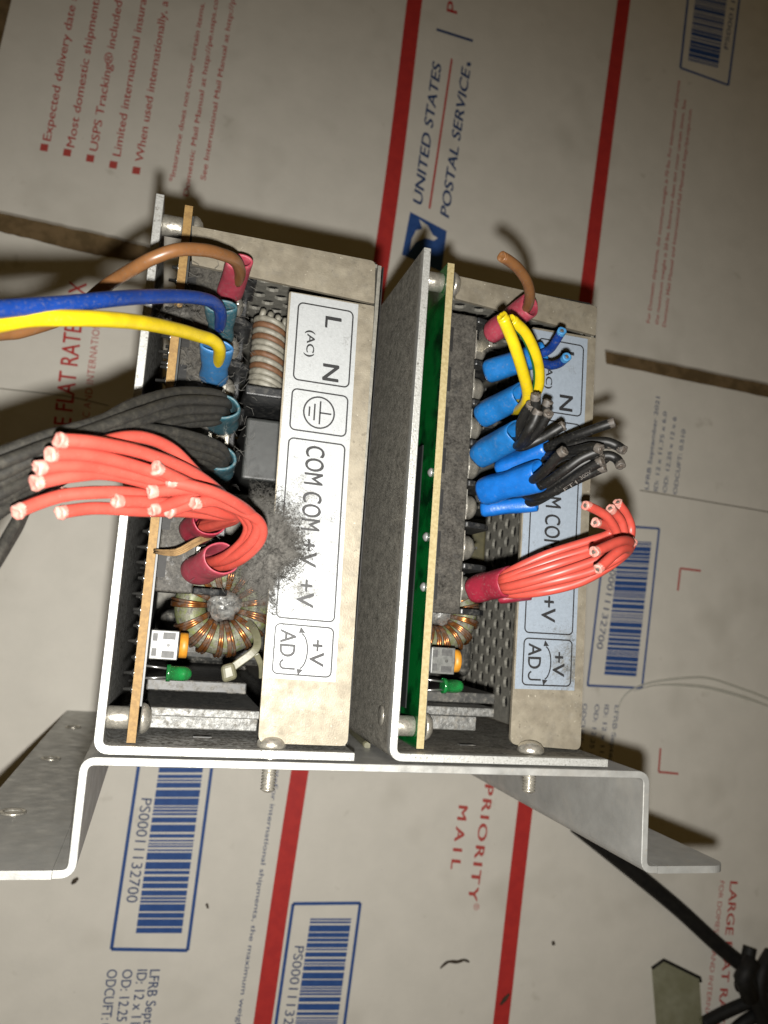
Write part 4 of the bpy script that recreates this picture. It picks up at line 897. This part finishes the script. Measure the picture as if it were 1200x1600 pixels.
# ------------------------------------------------------------------ things lying on the box
def FP(x, y, h): return at(x, y, ZF + h)
cb = empty('power_cable', FP(1090, 1460, 0), 'thick black cable running from under the bracket to the lower right corner', 'cable')
MB().tube(smooth_path([FP(900, 1290, 4), FP(990, 1362, 4), FP(1060, 1420, 4), FP(1120, 1475, 4.5), FP(1165, 1512, 6), FP(1210, 1548, 8), FP(1300, 1620, 8)], 8), 4.1, 18).build('sheath', mt['black_clean'], cb)
kn = empty('cable_knot', FP(1185, 1545, 0), 'tangle of thinner black cords with a loop in the lower right corner', 'cord')
for pts, r in (([(1098, 1600, 4), (1130, 1583, 5), (1165, 1568, 7), (1200, 1556, 9), (1260, 1540, 9)], 3.2), ([(1172, 1480, 14), (1168, 1510, 15), (1176, 1545, 15), (1190, 1590, 13), (1200, 1640, 10)], 3.4), ([(1205, 1490, 12), (1190, 1520, 15), (1188, 1560, 15), (1215, 1600, 12)], 3.6), ([(1120, 1640, 4), (1160, 1600, 8), (1200, 1580, 8), (1260, 1575, 8)], 3.2)):
    MB().tube(smooth_path([FP(*p) for p in pts], 8), r, 16).build('cord', mt['black_clean'], kn)
c_ = FP(1158, 1536, 12); P = [c_ + Vector((3.2 * math.cos(t), 4.2 * math.sin(t), .6 * math.sin(t))) for t in [2 * math.pi * k / 20 for k in range(21)]]
MB().tube(P, .9, 8, False).build('loop', mt['black_clean'], kn)
MB().tube([FP(1172, 1560, 17), FP(1160, 1528, 19), FP(1176, 1500, 18)], 4.4, 12).build('plug', mt['black_clean'], kn)
tb_ = empty('plastic_tab', FP(1060, 1560, 0), 'greenish clear plastic tab with a dark bent rim lying near the cables', 'plastic tab')
pts = [(1020, 1512), (1037, 1501), (1093, 1529), (1100, 1640), (1030, 1640)]
A_ = [FP(x, y, 5) for x, y in pts]; B_ = [p - Vector((0, 0, 1.2)) for p in A_]; m = MB(); n = len(pts)
m.add(A_ + B_, [list(range(n)), [2 * n - 1 - i for i in range(n)]] + [(i, n + i, n + (i + 1) % n, (i + 1) % n) for i in range(n)]); o = m.build('tab_sheet', mt['tab'], tb_)
MB().tube([FP(1019, 1513, 5.4), FP(1037, 1500, 5.4), FP(1094, 1528, 5.4), FP(1095, 1534, 5.2)], .75, 8).build('rim', mt['black_clean'], tb_)
fm = empty('plastic_strand', FP(1080, 1070, 0), 'thin clear plastic strand looping over the box beside the right barcode', 'plastic strand')
edge = [(958, 1190), (960, 1140), (966, 1106), (982, 1081), (1019, 1066), (1075, 1059), (1109, 1060), (1150, 1073), (1200, 1092), (1300, 1140)]
E_ = smooth_path([FP(x, y, 1.4) for x, y in edge], 6); n_ = len(E_)
MB().tube(E_, [.12 + .55 * min(1, k / 26) for k in range(n_)], 8).build('strand', mt['film_rim'], fm)
MB().tube(smooth_path([FP(x, y, 1.4) for x, y in ((990, 1080), (1030, 1070), (1090, 1072), (1130, 1080), (1170, 1092), (1200, 1103), (1260, 1125))], 6), [.12 + .8 * math.sin(math.pi * min(1, k / 37)) for k in range(37)], 8).build('strand', mt['film_rim'], fm)
def crumb(name, pts, r, label):
    P = smooth_path([FP(x, y, .5) for x, y in pts], 4); n = len(P)
    o_ = MB().tube(P, [r * (.45 + .55 * math.sin(math.pi * (k + .6) / n)) * random.uniform(.8, 1.2) for k in range(n)], 7).build(name, mt['debris']); tag(o_, label, 'debris')
crumb('twig_fragment', [(688, 1513), (700, 1503), (715, 1503), (725, 1500), (733, 1503)], .8, 'curved dark twig fragment on white board below the PRIORITY MAIL lettering')
crumb('twig_fragment', [(782, 1570), (790, 1560), (796, 1553)], .9, 'dark splinter lying on the edge of the right red stripe')
crumb('dirt_crumb', [(112, 1381), (118, 1375), (122, 1372)], 1.0, 'brown crumb on bare board just below the left bracket flange')
crumb('dirt_crumb', [(864, 1471), (865, 1476)], 1.0, 'dark crumb on bare board left of the clear plastic tab')
crumb('dirt_crumb', [(323, 1412), (325, 1419)], .6, 'tiny crumb right of the lower left barcode')

for o in list(bpy.data.objects):
    if o.type == 'EMPTY' and not o.children: bpy.data.objects.remove(o)
